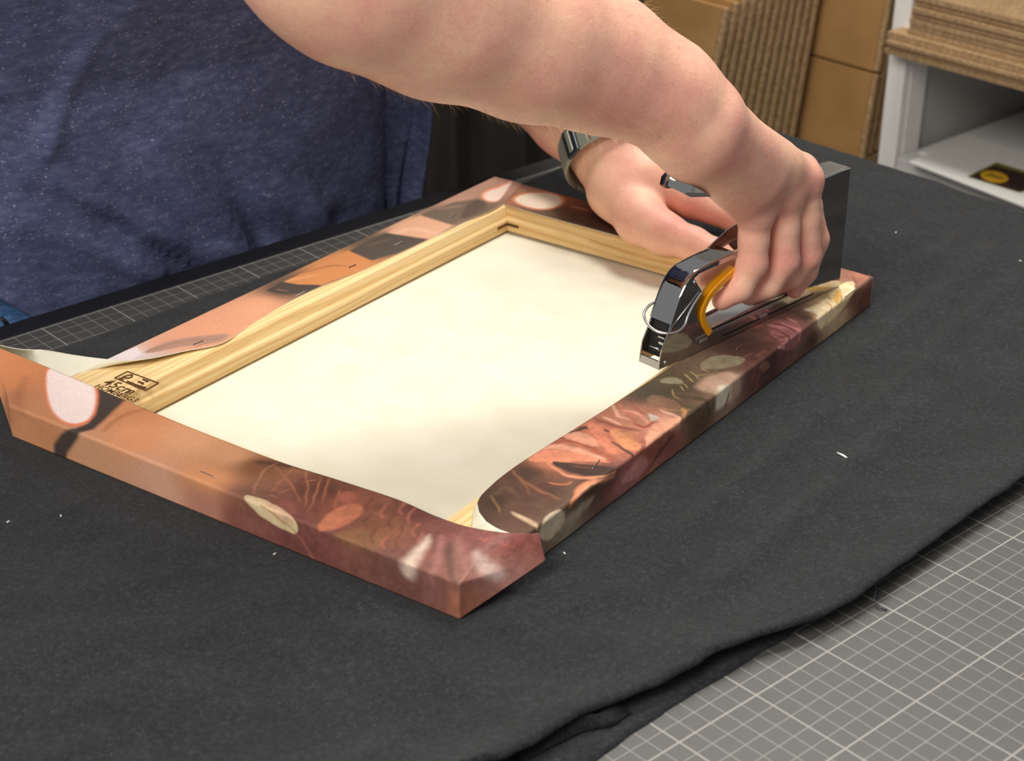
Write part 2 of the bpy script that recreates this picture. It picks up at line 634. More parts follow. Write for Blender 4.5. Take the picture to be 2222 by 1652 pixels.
bc = thing('black_cloth', 'black felt cloth with folded frayed edge spread over the cutting mat under the canvas', 'cloth', (10, 28, 0.2))
top = mesh('top_layer', np.stack([Xd, YY, Zd], -1).reshape(-1, 3), grid_faces(len(xs), len(ys)), 'black_cloth', bc, smooth=True)
md = top.modifiers.new('thick', 'SOLIDIFY')
md.thickness = 0.002
md.offset = -1
# lower layer of the folded cloth
xs = np.linspace(-58, 57.5, 300)
vs = np.linspace(0, 1, 26)
XX, TT = np.meshgrid(xs, vs, indexing='ij')
F1 = np.interp(XX, fl[:, 0], fl[:, 1]) + 0.05 * vnoise(XX * 1.1, XX * 0, 8)
YY = F1 + TT * 9
d = TT * 9
ZL = 0.15 + 0.05 * np.exp(-d) * vnoise(XX * 0.5, YY * 0, 9) - 0.1 * (1 - np.sqrt(np.clip(1 - (1 - np.clip(d / 0.2, 0, 1)) ** 2, 0, 1)))
low = mesh('lower_layer', np.stack([XX, YY, ZL], -1).reshape(-1, 3), grid_faces(300, 26), 'black_cloth', bc, smooth=True)
md = low.modifiers.new('thick', 'SOLIDIFY')
md.thickness = 0.0012
md.offset = -1
# turned-up flap inside the open fold
fp = [onz(1120, 1640, 0.35), onz(1180, 1600, 0.5), onz(1235, 1560, 0.75), onz(1262, 1548, 0.85), onz(1295, 1552, 0.6), onz(1330, 1530, 0.45)]
fp = np.array(fp)
V = np.concatenate([fp, fp + np.array([[0.3, -0.7, -0.35]]) * np.linspace(0.5, 1.0, 6)[:, None]])
V[6:, 2] = 0.2
tu = mesh('turned_edge', V, [[i, i + 1, i + 7, i + 6] for i in range(5)], 'black_cloth', bc, smooth=True)
md = tu.modifiers.new('thick', 'SOLIDIFY')
md.thickness = 0.0015
# frayed threads along the cut edge
for pts in ([(1893, 1268, .4), (1900, 1285, .35), (1897, 1300, .25), (1905, 1318, .1), (1925, 1324, .06)],
            [(1948, 1222, .45), (1958, 1232, .3), (1962, 1240, .12)],
            [(2142, 1085, .45), (2148, 1098, .25), (2143, 1100, .12)], [(2095, 1108, .5), (2106, 1112, .3), (2112, 1104, .2)],
            [(2172, 1060, .5), (2185, 1066, .3), (2192, 1058, .2)]):
    B().tube([onz(*q) for q in pts], 0.045, 6).done('frayed_thread', 'thread', bc, smooth=True)

# white specks and a splinter on the cloth
spl = B().tube([onz(1816, 982, 0.62), onz(1830, 989, 0.6), onz(1848, 1001, 0.58)], [0.03, 0.07, 0.015], 6).done('wood_splinter', 'lint', smooth=True)
tag(spl, 'thin white splinter lying alone on the black cloth beside the canvas', 'splinter')
WHERE = ['in the open cloth below the canvas corner', 'near the cloth edge beside the grid mat', 'low down before the long canvas side', 'just before the folded cloth opening', 'between the canvas corner and the open fold',
         'close under the orange canvas side, by its blurred strap', 'closest to the loose canvas corner', 'at the far right part of the cloth, beyond the staple gun', 'behind the staple gun nose, alone on the cloth',
         'right beside the raised corner flap', 'close to the canvas side below the pale printed leaf', 'beside the hanging thread near the cloth edge', 'close along the stapled canvas side']
for i, (u, v) in enumerate([(1516, 1347), (1972, 1130), (875, 1574), (1085, 1538), (1042, 1476), (132, 1120), (17, 1130), (2214, 566), (1944, 505),
                            (1225, 1198), (596, 1202), (2016, 1106), (1580, 880)]):
    p = onz(u, v, 0.5)
    zc_ = 0.42 + float(min(cloth_relief(np.array([p[0]]), np.array([p[1]]))[0], 0.45))
    a = random.uniform(0, 3.1)
    s = 0.14 if i < 5 else 0.08
    o = B().box((p[0], p[1], zc_ + 0.03), (s, 0.035, 0.03), [[math.cos(a), math.sin(a), 0], [-math.sin(a), math.cos(a), 0], [0, 0, 1]], bev=0.01).done('lint_speck', 'lint')
    tag(o, 'tiny white lint speck ' + WHERE[i], 'lint', 'white lint specks on the cloth')

# ------------------------------------------------------------------ stretched canvas, face down
ZB, ZT2 = 0.45, 2.47
QF, QL, QR, QB = [np.array(q) for q in ((-6.52, 12.71), (-13.61, 42.61), (36.8, 22.18), (30.47, 51.94))]
LA, LB = 30.6, 45.0


def P(s, t, z):
    """Frame coordinates (s along the stapled bar, t across) -> world."""
    s, t, z = np.broadcast_arrays(np.asarray(s, float), np.asarray(t, float), np.asarray(z, float))
    x, y = (s / LB)[..., None], (t / LA)[..., None]
    q = (1 - x) * (1 - y) * QF + x * (1 - y) * QR + (1 - x) * y * QL + x * y * QB
    return np.concatenate([q, z[..., None]], -1)


cv = thing('stretched_canvas', 'printed canvas lying face down on black cloth, cream back and pine stretcher bars showing', 'canvas', P(22.5, 15.3, ZB))
# the sheet seen from behind
ss = np.linspace(0.3, LB - 0.3, 130)
tt = np.linspace(0.3, LA - 0.3, 100)
SS, TT = np.meshgrid(ss, tt, indexing='ij')
edge = np.minimum(np.minimum(SS, LB - SS), np.minimum(TT, LA - TT))
zz = ZB + 0.1 + smooth1(edge, 4.5, 10) * (0.10 * np.sin(TT * 0.42 + SS * 0.10 + 0.5) + 0.05 * vnoise(SS * 0.13, TT * 0.13, 3))
zz = np.maximum(zz, ZB + 0.05)
bk = mesh('canvas_back', P(SS, TT, zz).reshape(-1, 3), grid_faces(130, 100), 'canvas_back', cv, smooth=True)
md = bk.modifiers.new('thick', 'SOLIDIFY')
md.thickness = 0.0003
md.offset = -1
bk['label'] = 'smooth cream unprinted back of the canvas'

# stretcher bars, mitred
prof = [(0.08, 0.22), (0.08, 1.93), (0.16, 1.98), (3.75, 1.98), (4.1, 1.86), (4.3, 1.25), (4.45, 1.1), (4.5, 0.95), (4.5, 0.28), (4.2, 0.22)]


def bar(kind, mat):
    V, UV = [], []
    n = len(prof)
    L = LA if kind in ('near', 'far') else LB
    cum = np.concatenate([[0], np.cumsum(np.linalg.norm(np.diff(np.array(prof), axis=0), axis=1))])
    segs = 24
    for k in range(segs + 1):
        for (p_, h), c in zip(prof, cum):
            a = p_ + (L - 2 * p_) * k / segs
            a = min(max(a, p_ + 0.012), L - p_ - 0.012)
            if kind == 'near':
                q = P(p_, a, ZB + h)
            elif kind == 'far':
                q = P(LB - p_, a, ZB + h)
            elif kind == 'right':
                q = P(a, p_, ZB + h)
            else:
                q = P(a, LA - p_, ZB + h)
            V.append(q)
            UV.append((a + 11 * len(kind), c + 3 * ord(kind[0])))
    F = []
    for k in range(segs):
        for i in range(n):
            j = (i + 1) % n
            F.append([k * n + i, k * n + j, (k + 1) * n + j, (k + 1) * n + i])
    F += [list(range(n)), [segs * n + i for i in range(n)]]
    o = mesh('stretcher_bar', np.array(V), F, mat, cv, uv=UV)
    bm = bmesh.new()
    bm.from_mesh(o.data)
    bmesh.ops.recalc_face_normals(bm, faces=bm.faces)
    bm.to_mesh(o.data)
    bm.free()
    return o


bars = {k: bar(k, 'pine_pink' if k == 'far' else 'pine') for k in ('near', 'right', 'far', 'left')}
# dark boxes painting the shade of the key slots where two bars meet
for (s, t, ds, dt) in ((LB - 4.5, LA - 4.95, 0.04, 0.55), (LB - 5.05, LA - 4.5, 0.6, 0.04)):
    c = P(s, t, ZB + 0.78)
    U = nrm(P(s + 1, t, 0) - P(s, t, 0))
    W = nrm(P(s, t + 1, 0) - P(s, t, 0))
    B().box(c, (ds, dt, 0.09), [U, W, [0, 0, 1]]).done('key_slot_shade', 'stamp_ink_slot_shade', bars['far'] if dt > ds else bars['left'])

# burnt-in stamp on the bar: text runs across the bar
sx, sy = -nrm(P(5, 28, 0) - P(5, 27, 0)), nrm(P(8, 28, 0) - P(7, 28, 0))


def text_mesh(body, size, org, X, Y, name, mat, parent, lift=0.004):
    cu_ = bpy.data.curves.new(name, 'FONT')
    cu_.body = body
    cu_.size = size
    cu_.extrude = 0.002
    cu_.offset = 0.018 * size
    o = bpy.data.objects.new(name, cu_)
    COL.objects.link(o)
    dg = bpy.context.evaluated_depsgraph_get()
    me = bpy.data.meshes.new_from_object(o.evaluated_get(dg))
    V = np.array([v.co[:] for v in me.vertices])
    F = [list(p_.vertices) for p_ in me.polygons]
    bpy.data.objects.remove(o, do_unlink=True)
    Z = np.cross(X, Y)
    W = np.asarray(org) + V[:, :1] * X + V[:, 1:2] * Y + (V[:, 2:3] + lift) * Z
    return mesh(name, W, F, mat, parent)


def st(u, v):
    return onz(u, v, ZB + 1.98)


o0 = st(219, 833)
text_mesh('45cm', 1.05, o0, sx, sy, 'stamp_text', 'stamp_ink_slot_shade', bars['left'])
text_mesh('HOMBERG3', 0.62, st(206, 838) - sy * 0.12, sx, sy, 'stamp_text', 'stamp_ink_slot_shade', bars['left'])
c1, c2, c3, c4 = st(249, 821), st(277, 807), st(344, 832), st(316, 848)
bb = B()
q = [c1, c2, c3, c4, c1]
for a, b in zip(q[:-1], q[1:]):
    bb.tube([a + [0, 0, .01], b + [0, 0, .01]], 0.045, 5)
for pts in ([(262, 823), (270, 818), (282, 815), (287, 814)], [(287, 814), (285, 820), (278, 822), (270, 821)], [(259, 822), (266, 826), (268, 824)]):
    bb.tube([st(*p_) + [0, 0, .01] for p_ in pts], 0.06, 5)
for a, b in (((276, 829), (290, 834)), ((291, 835), (316, 843)), ((300, 829), (311, 833)), ((310, 824), (320, 828))):
    bb.tube([st(*a) + [0, 0, .01], st(*b) + [0, 0, .01]], 0.07, 5)
bb.done('stamp_mark', 'stamp_ink_slot_shade', bars['left'])

PRINT = {
 'near': ([(33.17,4.26,(205,125,70)),(31.13,1.56,(180,115,75)),(29.43,0.65,(195,130,85)),(28.22,1.32,(190,125,80)),(24.49,5.72,(195,125,75)),(22.18,3.46,(215,140,88)),(19.86,4.52,(212,148,100)),(17.04,5.02,(200,140,95)),(15.05,4.95,(125,78,42)),(16.15,2.36,(212,140,85)),(24.34,1,(195,140,100)),(19.27,0.58,(205,152,120)),(20.07,-0.54,(195,140,112)),(16.01,0.6,(180,118,95)),(13.16,2.51,(118,78,58)),(13.79,0.55,(125,72,62)),(11.24,1.72,(110,62,55)),(9.83,0.35,(105,58,52)),(10.53,4.72,(92,52,36)),(8.72,4.35,(130,70,50)),(6.96,3.98,(115,68,45)),(8.33,0.64,(110,62,55)),(5.51,3.96,(125,76,50)),(5.41,5.66,(88,48,40)),(3.19,4.6,(110,62,55)),(4,1.32,(105,66,58)),(1.55,4.24,(125,74,66)),(1.03,5.39,(112,62,58)),(-0.33,6.14,(128,66,55)),(-1.56,5.5,(120,60,52)),(1.26,0.93,(112,70,62)),(-0.08,0.81,(155,95,70)),(-1.3,3.22,(150,100,88)),(2.63,0.93,(108,68,58)),(5.96,1.77,(120,72,60))],
  [('s',[(31.89,4.47),(30.98,3.02),(29.42,1.8)],0.5,(150,95,55),0.4,0.5),
   ('q',[(28.05,6.15),(25.79,6.13),(25.41,4.84),(25.06,3.83),(24.73,2.76),(25.24,1.55),(26.19,0.39),(26.5,-0.72),(27.47,-0.9),(27.2,0.64),(26.58,1.41),(25.59,2.26),(25.49,2.98),(25.95,3.97)],(70,58,52),0.18,1.0),
   ('p',[(31.78,6.15),(30.13,4.34),(28.34,2.9),(26.88,2.3),(25.81,2.29),(25.46,3.01),(26.07,4.22),(27.28,5.59),(28.2,6.32),(30.05,6.18)],(232,120,70),0.12,1.0),
   ('p',[(31.62,6.12),(30.05,4.4),(28.34,3.03),(27.0,2.47),(26.01,2.48),(25.69,3.17),(26.25,4.22),(27.4,5.5),(28.32,6.23),(30.05,6.18)],(240,216,208),0.1,1.0),
   ('s',[(24.22,2.94),(24.79,4.82),(24.08,6.35)],0.18,(150,85,45),0.3,0.7),
   ('s',[(15.38,5.31),(13.52,6.07),(11.3,7.09)],0.6,(75,42,32),0.3,0.8),
   ('s',[(14.52,5.76),(14.5,4.86),(13.96,3.66),(13.2,2.66)],0.09,(165,110,85),0.05,1.0),
   ('s',[(14.29,5.51),(11.95,4.26),(10.76,3.41)],0.1,(160,95,65),0.06,0.85),
   ('s',[(13.11,4.88),(12.63,3.3)],0.1,(160,95,65),0.06,0.85),
   ('s',[(12.51,5.9),(11.35,4.7),(10.3,3.19)],0.1,(160,95,65),0.06,0.85),
   ('s',[(11.44,5.8),(10.56,4.41),(9.79,2.73)],0.1,(160,95,65),0.06,0.85),
   ('s',[(13.46,5.99),(13.04,4.63)],0.1,(160,95,65),0.06,0.85),
   ('s',[(10.91,5.9),(9.78,3.85)],0.1,(160,95,65),0.06,0.85),
   ('s',[(9.78,5.27),(9.03,3.84)],0.1,(160,95,65),0.06,0.85),
   ('s',[(12.29,3.43),(11.89,4.19)],0.1,(160,95,65),0.06,0.85),
   ('s',[(11.88,4.89),(11.47,5.48)],0.1,(160,95,65),0.06,0.85),
   ('s',[(12.51,2.99),(11.93,3.02)],0.1,(160,95,65),0.06,0.85),
   ('p',[(11.66,2.2),(11.74,2.98),(11.07,3.19),(10.21,2.43),(10.33,1.91)],(130,72,58),0.1,1.0),
   ('p',[(8.67,2.19),(8.98,3.6),(8.68,4.66),(7.84,4.71),(7.5,3.58),(7.58,2.45),(8.42,1.67)],(172,98,66),0.12,1.0),
   ('p',[(9.67,4.78),(9.41,5.54),(8.49,5.08),(8.67,4.11)],(150,80,60),0.1,1.0),
   ('p',[(7.68,1.8),(7.13,2.78),(5.6,3.36),(4.55,2.04),(6.54,1.56)],(125,85,50),0.3,0.8),
   ('p',[(13.7,2.29),(12.88,2.54),(11.59,2.47),(10.13,2.1),(9.73,1.46),(10.02,1.03),(11.28,1.15),(12.49,1.39)],(196,172,130),0.05,1.0),
   ('p',[(12.82,2.48),(11.53,2.4),(10.17,2.07),(9.91,1.45),(11.23,1.94)],(200,150,120),0.1,0.7),
   ('s',[(12.22,2.01),(11.24,1.72),(9.92,1.23)],0.1,(170,115,50),0.06,1.0),
   ('s',[(9.93,1.18),(9.28,0.55),(8.67,-0.24)],0.14,(150,85,70),0.1,0.8),
   ('s',[(8.08,5.37),(7.89,4.62),(7.4,4.31)],0.16,(85,48,36),0.1,0.6),
   ('s',[(7.25,5.43),(7.06,4.68),(6.58,4.37)],0.16,(165,92,72),0.1,0.6),
   ('s',[(6.32,4.99),(6.14,4.25),(5.67,3.95)],0.16,(85,48,36),0.1,0.6),
   ('s',[(6.65,6.14),(6.46,5.39),(5.99,5.08)],0.16,(165,92,72),0.1,0.6),
   ('s',[(5.5,5.05),(5.33,4.31),(4.87,4.01)],0.16,(85,48,36),0.1,0.6),
   ('s',[(4.78,5.03),(4.61,4.3),(4.16,4.0)],0.16,(165,92,72),0.1,0.6),
   ('s',[(6.14,3.5),(5.96,2.78),(5.5,2.49)],0.16,(85,48,36),0.1,0.6),
   ('s',[(5.29,3.32),(5.12,2.61),(4.66,2.32)],0.16,(165,92,72),0.1,0.6),
   ('s',[(4.88,3.89),(4.72,3.17),(4.26,2.87)],0.16,(85,48,36),0.1,0.6),
   ('s',[(5.87,5.88),(5.69,5.13),(5.22,4.82)],0.16,(165,92,72),0.1,0.6),
   ('s',[(7.26,6.55),(7.06,5.78),(6.58,5.47)],0.16,(85,48,36),0.1,0.6),
   ('s',[(3.99,4.54),(3.82,3.82),(3.38,3.52)],0.16,(165,92,72),0.1,0.6),
   ('s',[(7.24,4.32),(7.05,3.59),(6.57,3.29)],0.16,(85,48,36),0.1,0.6),
   ('s',[(1.83,6.12),(1.37,5.94),(1.34,6.28)],0.18,(85,42,40),0.12,0.6),
   ('s',[(1.04,6.17),(0.58,5.98),(0.55,6.32)],0.18,(160,85,70),0.12,0.6),
   ('s',[(0.14,6.05),(-0.31,5.86),(-0.34,6.2)],0.18,(85,42,40),0.12,0.6),
   ('s',[(-0.27,6.61),(-0.72,6.42),(-0.76,6.76)],0.18,(160,85,70),0.12,0.6),
   ('s',[(-0.19,5.0),(-0.63,4.82),(-0.67,5.15)],0.18,(85,42,40),0.12,0.6),
   ('s',[(-0.92,5.28),(-1.36,5.1),(-1.4,5.43)],0.18,(160,85,70),0.12,0.6),
   ('s',[(-1.73,4.87),(-2.17,4.69),(-2.21,5.02)],0.18,(85,42,40),0.12,0.6),
   ('s',[(0.73,5.35),(0.28,5.17),(0.25,5.5)],0.18,(160,85,70),0.12,0.6),
   ('s',[(-1.32,4.32),(-1.76,4.14),(-1.8,4.47)],0.18,(85,42,40),0.12,0.6),
   ('s',[(-1.07,6.42),(-1.52,6.23),(-1.56,6.57)],0.18,(160,85,70),0.12,0.6),
   ('p',[(3.7,4.75),(2.88,3.52),(2.49,1.19),(3.39,1.21),(3.33,2.68)],(205,180,160),0.35,0.9),
   ('p',[(0.73,4.59),(-0.8,3.94),(-2.14,3.06),(-1.55,2.43),(-0.42,3.17)],(200,170,158),0.4,0.85),
   ('s',[(3.01,4.73),(1.93,3.45),(1.53,1.48)],0.3,(160,105,100),0.3,0.6),
   ('s',[(2.07,4.38),(1.21,2.96),(0.18,1.87)],0.35,(75,52,40),0.25,0.8),
   ('s',[(1.96,4.98),(0.24,3.17),(-1.02,2.15)],0.3,(150,100,92),0.3,0.6),
   ('s',[(1.8,4.57),(0.35,2.6),(-0.08,0.94)],0.2,(120,85,70),0.2,0.6)]),
 'right': ([(6.91,5.27,(72,52,36)),(10.46,5.19,(80,56,42)),(6.62,3.39,(95,62,45)),(8.82,2.67,(90,62,45)),(9.31,3.56,(88,58,45)),(9.59,1.26,(85,66,48)),(11.48,1.72,(85,58,48)),(12.39,5.05,(205,122,85)),(15.96,4.48,(200,110,76)),(14.79,5.19,(200,118,80)),(15.82,2.94,(200,118,82)),(19.42,4.28,(195,125,92)),(16.43,1.51,(165,90,72)),(19.39,2.5,(225,155,122)),(19.36,0.76,(150,85,75)),(13.23,1.72,(110,66,58)),(14.64,0.79,(165,100,95)),(22.74,4.5,(92,78,52)),(22.11,5.33,(80,70,50)),(23.95,4.31,(100,88,60)),(21.72,2.11,(95,80,56)),(22.83,1.13,(92,70,50)),(23.26,1.82,(130,100,75)),(25.88,1.91,(190,160,135)),(27.19,3.43,(120,100,75)),(28.64,1.68,(110,66,58)),(30.44,2.15,(96,58,50)),(30.34,3.33,(78,52,42)),(31.14,4.39,(70,48,40)),(32.8,2.16,(120,72,65)),(35.5,2.94,(150,90,85)),(36.62,2.57,(78,52,40)),(37.47,1.95,(225,185,140)),(41.19,2.28,(240,200,130)),(42.09,1.54,(110,68,55)),(44.26,2.46,(165,98,74)),(43.93,0.87,(110,60,50)),(40.17,1.27,(215,180,140)),(36.45,0.77,(90,55,45)),(31.01,1.04,(85,50,48)),(9.4,0.81,(170,150,125))],
  [('s',[(6.71,3.86),(6.52,2.77),(6.43,1.74)],0.28,(196,166,130),0.12,1.0),
   ('p',[(6.44,1.47),(6.99,2.13),(8.15,2.22),(8.78,1.82),(9.05,1.12),(8.36,0.78),(7.35,0.59)],(205,182,152),0.1,1.0),
   ('p',[(9.05,1.12),(10.3,1.41),(11.94,1.34),(10.67,0.73),(8.16,0.61)],(172,150,124),0.2,0.9),
   ('s',[(10.17,5.99),(9.46,4.93),(9.25,3.65),(9.22,2.52)],0.2,(150,92,60),0.12,0.9),
   ('s',[(9.79,5.3),(8.71,3.99)],0.1,(140,90,55),0.1,0.8),
   ('s',[(7.28,5.54),(6.74,4.73),(6.31,4.56)],0.12,(150,110,60),0.1,0.8),
   ('s',[(7.68,5.39),(8.59,5.32),(8.11,4.42)],0.2,(110,82,58),0.2,0.7),
   ('s',[(9.36,1.78),(10.75,2.4),(12.03,2.25)],0.42,(222,132,86),0.12,1.0),
   ('s',[(9.77,1.99),(11.15,2.25),(13.46,1.61)],0.25,(225,150,105),0.15,1.0),
   ('s',[(11.99,4.93),(11.44,3.7),(11.68,2.73),(12.64,2.08),(13.67,1.79)],0.24,(222,140,98),0.08,1.0),
   ('s',[(10.3,3.8),(10.52,3.1),(11.13,3.07)],0.15,(196,112,70),0.08,1.0),
   ('p',[(11.47,5.88),(12.57,6.05),(13.77,5.54),(14.23,4.24),(14.05,2.97),(14.0,2.37),(13.24,3.89),(12.06,4.83)],(228,138,98),0.08,1.0),
   ('p',[(12.3,6.01),(13.64,5.89),(13.95,4.2),(14.12,2.45),(14.44,4.37),(13.98,6.12)],(240,165,130),0.1,1.0),
   ('p',[(12.23,5.09),(12.75,4.14),(13.32,2.79),(13.88,1.97),(12.77,1.93),(11.95,2.76),(11.84,3.97)],(72,52,42),0.08,1.0),
   ('s',[(12.55,4.0),(12.93,2.83)],0.15,(140,75,55),0.1,0.7),
   ('s',[(13.43,6.34),(14.86,5.53),(14.73,3.98),(14.32,2.43)],0.3,(178,88,58),0.1,1.0),
   ('s',[(14.28,6.32),(15.15,5.57),(15.03,4.17)],0.14,(105,58,40),0.08,1.0),
   ('p',[(14.93,6.31),(16.02,5.99),(15.81,4.68),(15.02,3.59),(14.83,4.62)],(236,158,122),0.1,1.0),
   ('s',[(15.52,5.95),(16.77,5.59),(16.85,4.16)],0.25,(70,48,36),0.12,1.0),
   ('p',[(16.62,5.79),(17.37,5.68),(16.85,4.6),(15.67,3.57),(14.89,2.5),(14.74,3.12),(15.67,4.44)],(225,130,92),0.1,1.0),
   ('s',[(17.61,5.98),(17.52,4.58),(17.89,3.2)],0.25,(150,80,56),0.12,1.0),
   ('p',[(17.14,4.64),(17.37,3.9),(16.92,2.75),(16.16,1.91),(15.68,2.28),(16.04,3.51)],(226,145,92),0.1,1.0),
   ('s',[(15.96,3.6),(15.39,2.24),(15.48,1.8)],0.2,(75,52,42),0.1,1.0),
   ('s',[(17.29,4.0),(16.63,2.28)],0.1,(190,120,70),0.08,1.0),
   ('s',[(19.52,5.99),(18.58,4.95),(18.63,4.24)],0.25,(236,165,135),0.1,1.0),
   ('s',[(19.84,5.74),(19.35,4.83),(18.72,3.86)],0.25,(200,115,85),0.1,1.0),
   ('s',[(19.5,5.08),(19.49,4.18),(18.94,3.11)],0.25,(232,155,120),0.1,1.0),
   ('s',[(18.44,6.06),(18.43,5.16)],0.25,(190,110,82),0.1,1.0),
   ('s',[(18.13,5.56),(17.88,4.36)],0.25,(238,170,138),0.1,1.0),
   ('s',[(20.2,5.07),(19.64,3.98)],0.25,(180,100,75),0.1,1.0),
   ('s',[(18.42,3.82),(18.34,3.03),(19.32,3.05)],0.25,(170,70,42),0.12,1.0),
   ('p',[(19.95,4.02),(19.94,3.12),(19.54,3.03),(19.07,3.13)],(215,200,180),0.08,1.0),
   ('p',[(18.56,2.73),(19.76,2.72),(20.64,2.19),(20.25,1.66),(19.0,1.92),(17.81,1.88),(16.4,1.8),(17.36,2.59)],(232,160,122),0.1,1.0),
   ('s',[(20.65,3.55),(20.55,2.31),(20.15,1.71)],0.2,(240,180,150),0.1,1.0),
   ('p',[(16.44,1.36),(18.28,1.96),(20.01,1.63),(19.86,0.69),(17.94,0.4)],(150,80,66),0.15,0.8),
   ('p',[(13.96,0.82),(15.27,1.47),(16.43,1.51),(17.21,0.59),(15.83,0.23)],(205,130,122),0.15,1.0),
   ('s',[(17.22,0.44),(18.84,1.14),(19.54,1.4)],0.3,(80,50,42),0.15,0.8),
   ('p',[(21.45,5.08),(22.26,4.66),(21.98,3.15),(21.51,2.58),(20.8,3.34),(20.74,4.35)],(150,108,78),0.08,1.0),
   ('s',[(20.81,3.79),(21.16,2.67),(21.64,2.21)],0.12,(195,135,90),0.08,1.0),
   ('s',[(23.22,4.33),(22.49,3.69),(22.4,3.24)],0.1,(185,150,100),0.05,1.0),
   ('s',[(21.65,2.66),(20.81,2.0)],0.2,(200,140,80),0.1,1.0),
   ('p',[(23.67,5.66),(24.65,5.33),(24.69,4.59),(24.11,4.1),(23.63,5.03)],(160,150,118),0.08,1.0),
   ('s',[(25.29,4.78),(24.78,3.88)],0.13,(188,160,108),0.05,1.0),
   ('s',[(25.84,4.65),(25.28,3.8)],0.13,(188,160,108),0.05,1.0),
   ('s',[(25.53,4.16),(26.08,3.72)],0.13,(188,160,108),0.05,1.0),
   ('s',[(24.23,4.23),(23.92,3.68)],0.13,(188,160,108),0.05,1.0),
   ('s',[(26.47,4.4),(26.37,3.73)],0.13,(188,160,108),0.05,1.0),
   ('s',[(23.8,4.22),(23.49,3.68)],0.13,(188,160,108),0.05,1.0),
   ('p',[(26.31,4.61),(28.05,4.84),(29.08,4.18),(29.27,3.2),(29.1,2.71),(27.89,2.9),(26.87,3.56)],(150,138,108),0.06,1.0),
   ('p',[(24.28,3.59),(26.01,3.52),(27.25,2.85),(26.96,1.92),(27.38,0.85),(26.05,0.65),(24.36,1.36),(23.99,2.82)],(205,165,138),0.3,1.0),
   ('p',[(24.88,2.58),(25.61,2.09),(26.53,1.05),(25.24,0.7),(24.14,1.01)],(228,215,185),0.2,1.0),
   ('s',[(25.94,1.44),(25.52,0.58)],0.25,(130,70,50),0.12,0.8),
   ('s',[(22.87,3.37),(23.09,2.31),(23.65,0.78)],0.4,(85,70,50),0.2,0.8),
   ('p',[(29.19,1.76),(30.32,1.77),(31.01,1.04),(30.17,0.92)],(150,100,75),0.1,0.8),
   ('s',[(27.52,3.0),(28.0,2.36),(27.65,1.63)],0.2,(125,78,70),0.12,0.8),
   ('s',[(28.78,2.33),(28.78,0.72)],0.2,(125,78,70),0.12,0.8),
   ('s',[(29.84,2.44),(31.0,2.45)],0.2,(125,78,70),0.12,0.8),
   ('s',[(29.54,1.32),(29.13,0.27)],0.2,(125,78,70),0.12,0.8),
   ('s',[(28.91,3.16),(30.23,2.96)],0.2,(125,78,70),0.12,0.8),
   ('p',[(34.09,4.25),(35.59,3.94),(35.58,2.82),(34.76,1.57),(34.26,0.99),(32.09,1.53),(32.76,2.76)],(165,102,96),0.15,1.0),
   ('s',[(33.79,4.1),(34.01,3.26),(33.24,1.69)],0.12,(110,55,52),0.08,1.0),
   ('s',[(34.56,4.19),(34.86,3.24),(34.15,1.65)],0.12,(110,55,52),0.08,1.0),
   ('s',[(32.84,2.65),(33.58,2.42),(32.95,1.65),(32.07,1.69)],0.12,(110,55,52),0.08,1.0),
   ('s',[(32.35,2.24),(32.8,2.16)],0.12,(110,55,52),0.08,1.0),
   ('s',[(33.25,3.18),(33.09,2.31)],0.12,(110,55,52),0.08,1.0),
   ('s',[(34.18,4.14),(34.44,3.02)],0.16,(215,140,132),0.1,1.0),
   ('s',[(34.99,3.62),(34.77,2.25),(34.63,1.31)],0.16,(215,140,132),0.1,1.0),
   ('s',[(31.95,2.03),(32.67,1.61)],0.16,(215,140,132),0.1,1.0),
   ('s',[(35.85,3.59),(35.58,2.82)],0.16,(215,140,132),0.1,1.0),
   ('p',[(33.15,5.5),(34.73,5.08),(34.47,4.3),(33.08,4.5)],(150,82,82),0.12,0.8),
   ('p',[(37.53,3.41),(38.52,2.89),(40.57,3.11),(43.19,3.26),(43.56,2.52),(41.26,1.67),(39.85,1.23),(37.68,0.87),(37.2,1.74),(37.5,2.53)],(244,214,160),0.12,1.0),
   ('p',[(40.66,2.99),(42.09,2.89),(40.02,1.96),(39.58,2.07)],(240,180,70),0.15,1.0),
   ('s',[(37.65,3.25),(37.75,2.66)],0.2,(250,232,196),0.08,1.0),
   ('s',[(38.12,2.85),(37.16,1.95)],0.2,(250,232,196),0.08,1.0),
   ('s',[(38.7,2.66),(38.22,1.36)],0.2,(250,232,196),0.08,1.0),
   ('s',[(37.0,2.06),(37.33,1.38)],0.2,(250,232,196),0.08,1.0),
   ('s',[(37.32,2.76),(36.73,1.92)],0.1,(190,130,60),0.07,1.0),
   ('s',[(39.51,2.74),(38.89,1.81)],0.1,(190,130,60),0.07,1.0),
   ('s',[(40.01,2.67),(40.48,3.23)],0.1,(190,130,60),0.07,1.0),
   ('s',[(41.05,2.47),(39.95,1.67)],0.1,(190,130,60),0.07,1.0),
   ('s',[(44.23,3.11),(41.94,1.59),(40.24,0.93)],0.15,(130,75,55),0.1,1.0),
   ('p',[(44.97,3.63),(44.92,2.45),(43.99,1.5),(42.72,2.05),(43.83,2.65)],(175,105,80),0.2,1.0),
   ('s',[(44.79,3.37),(44.53,2.1)],0.1,(210,135,105),0.1,1.0)]),
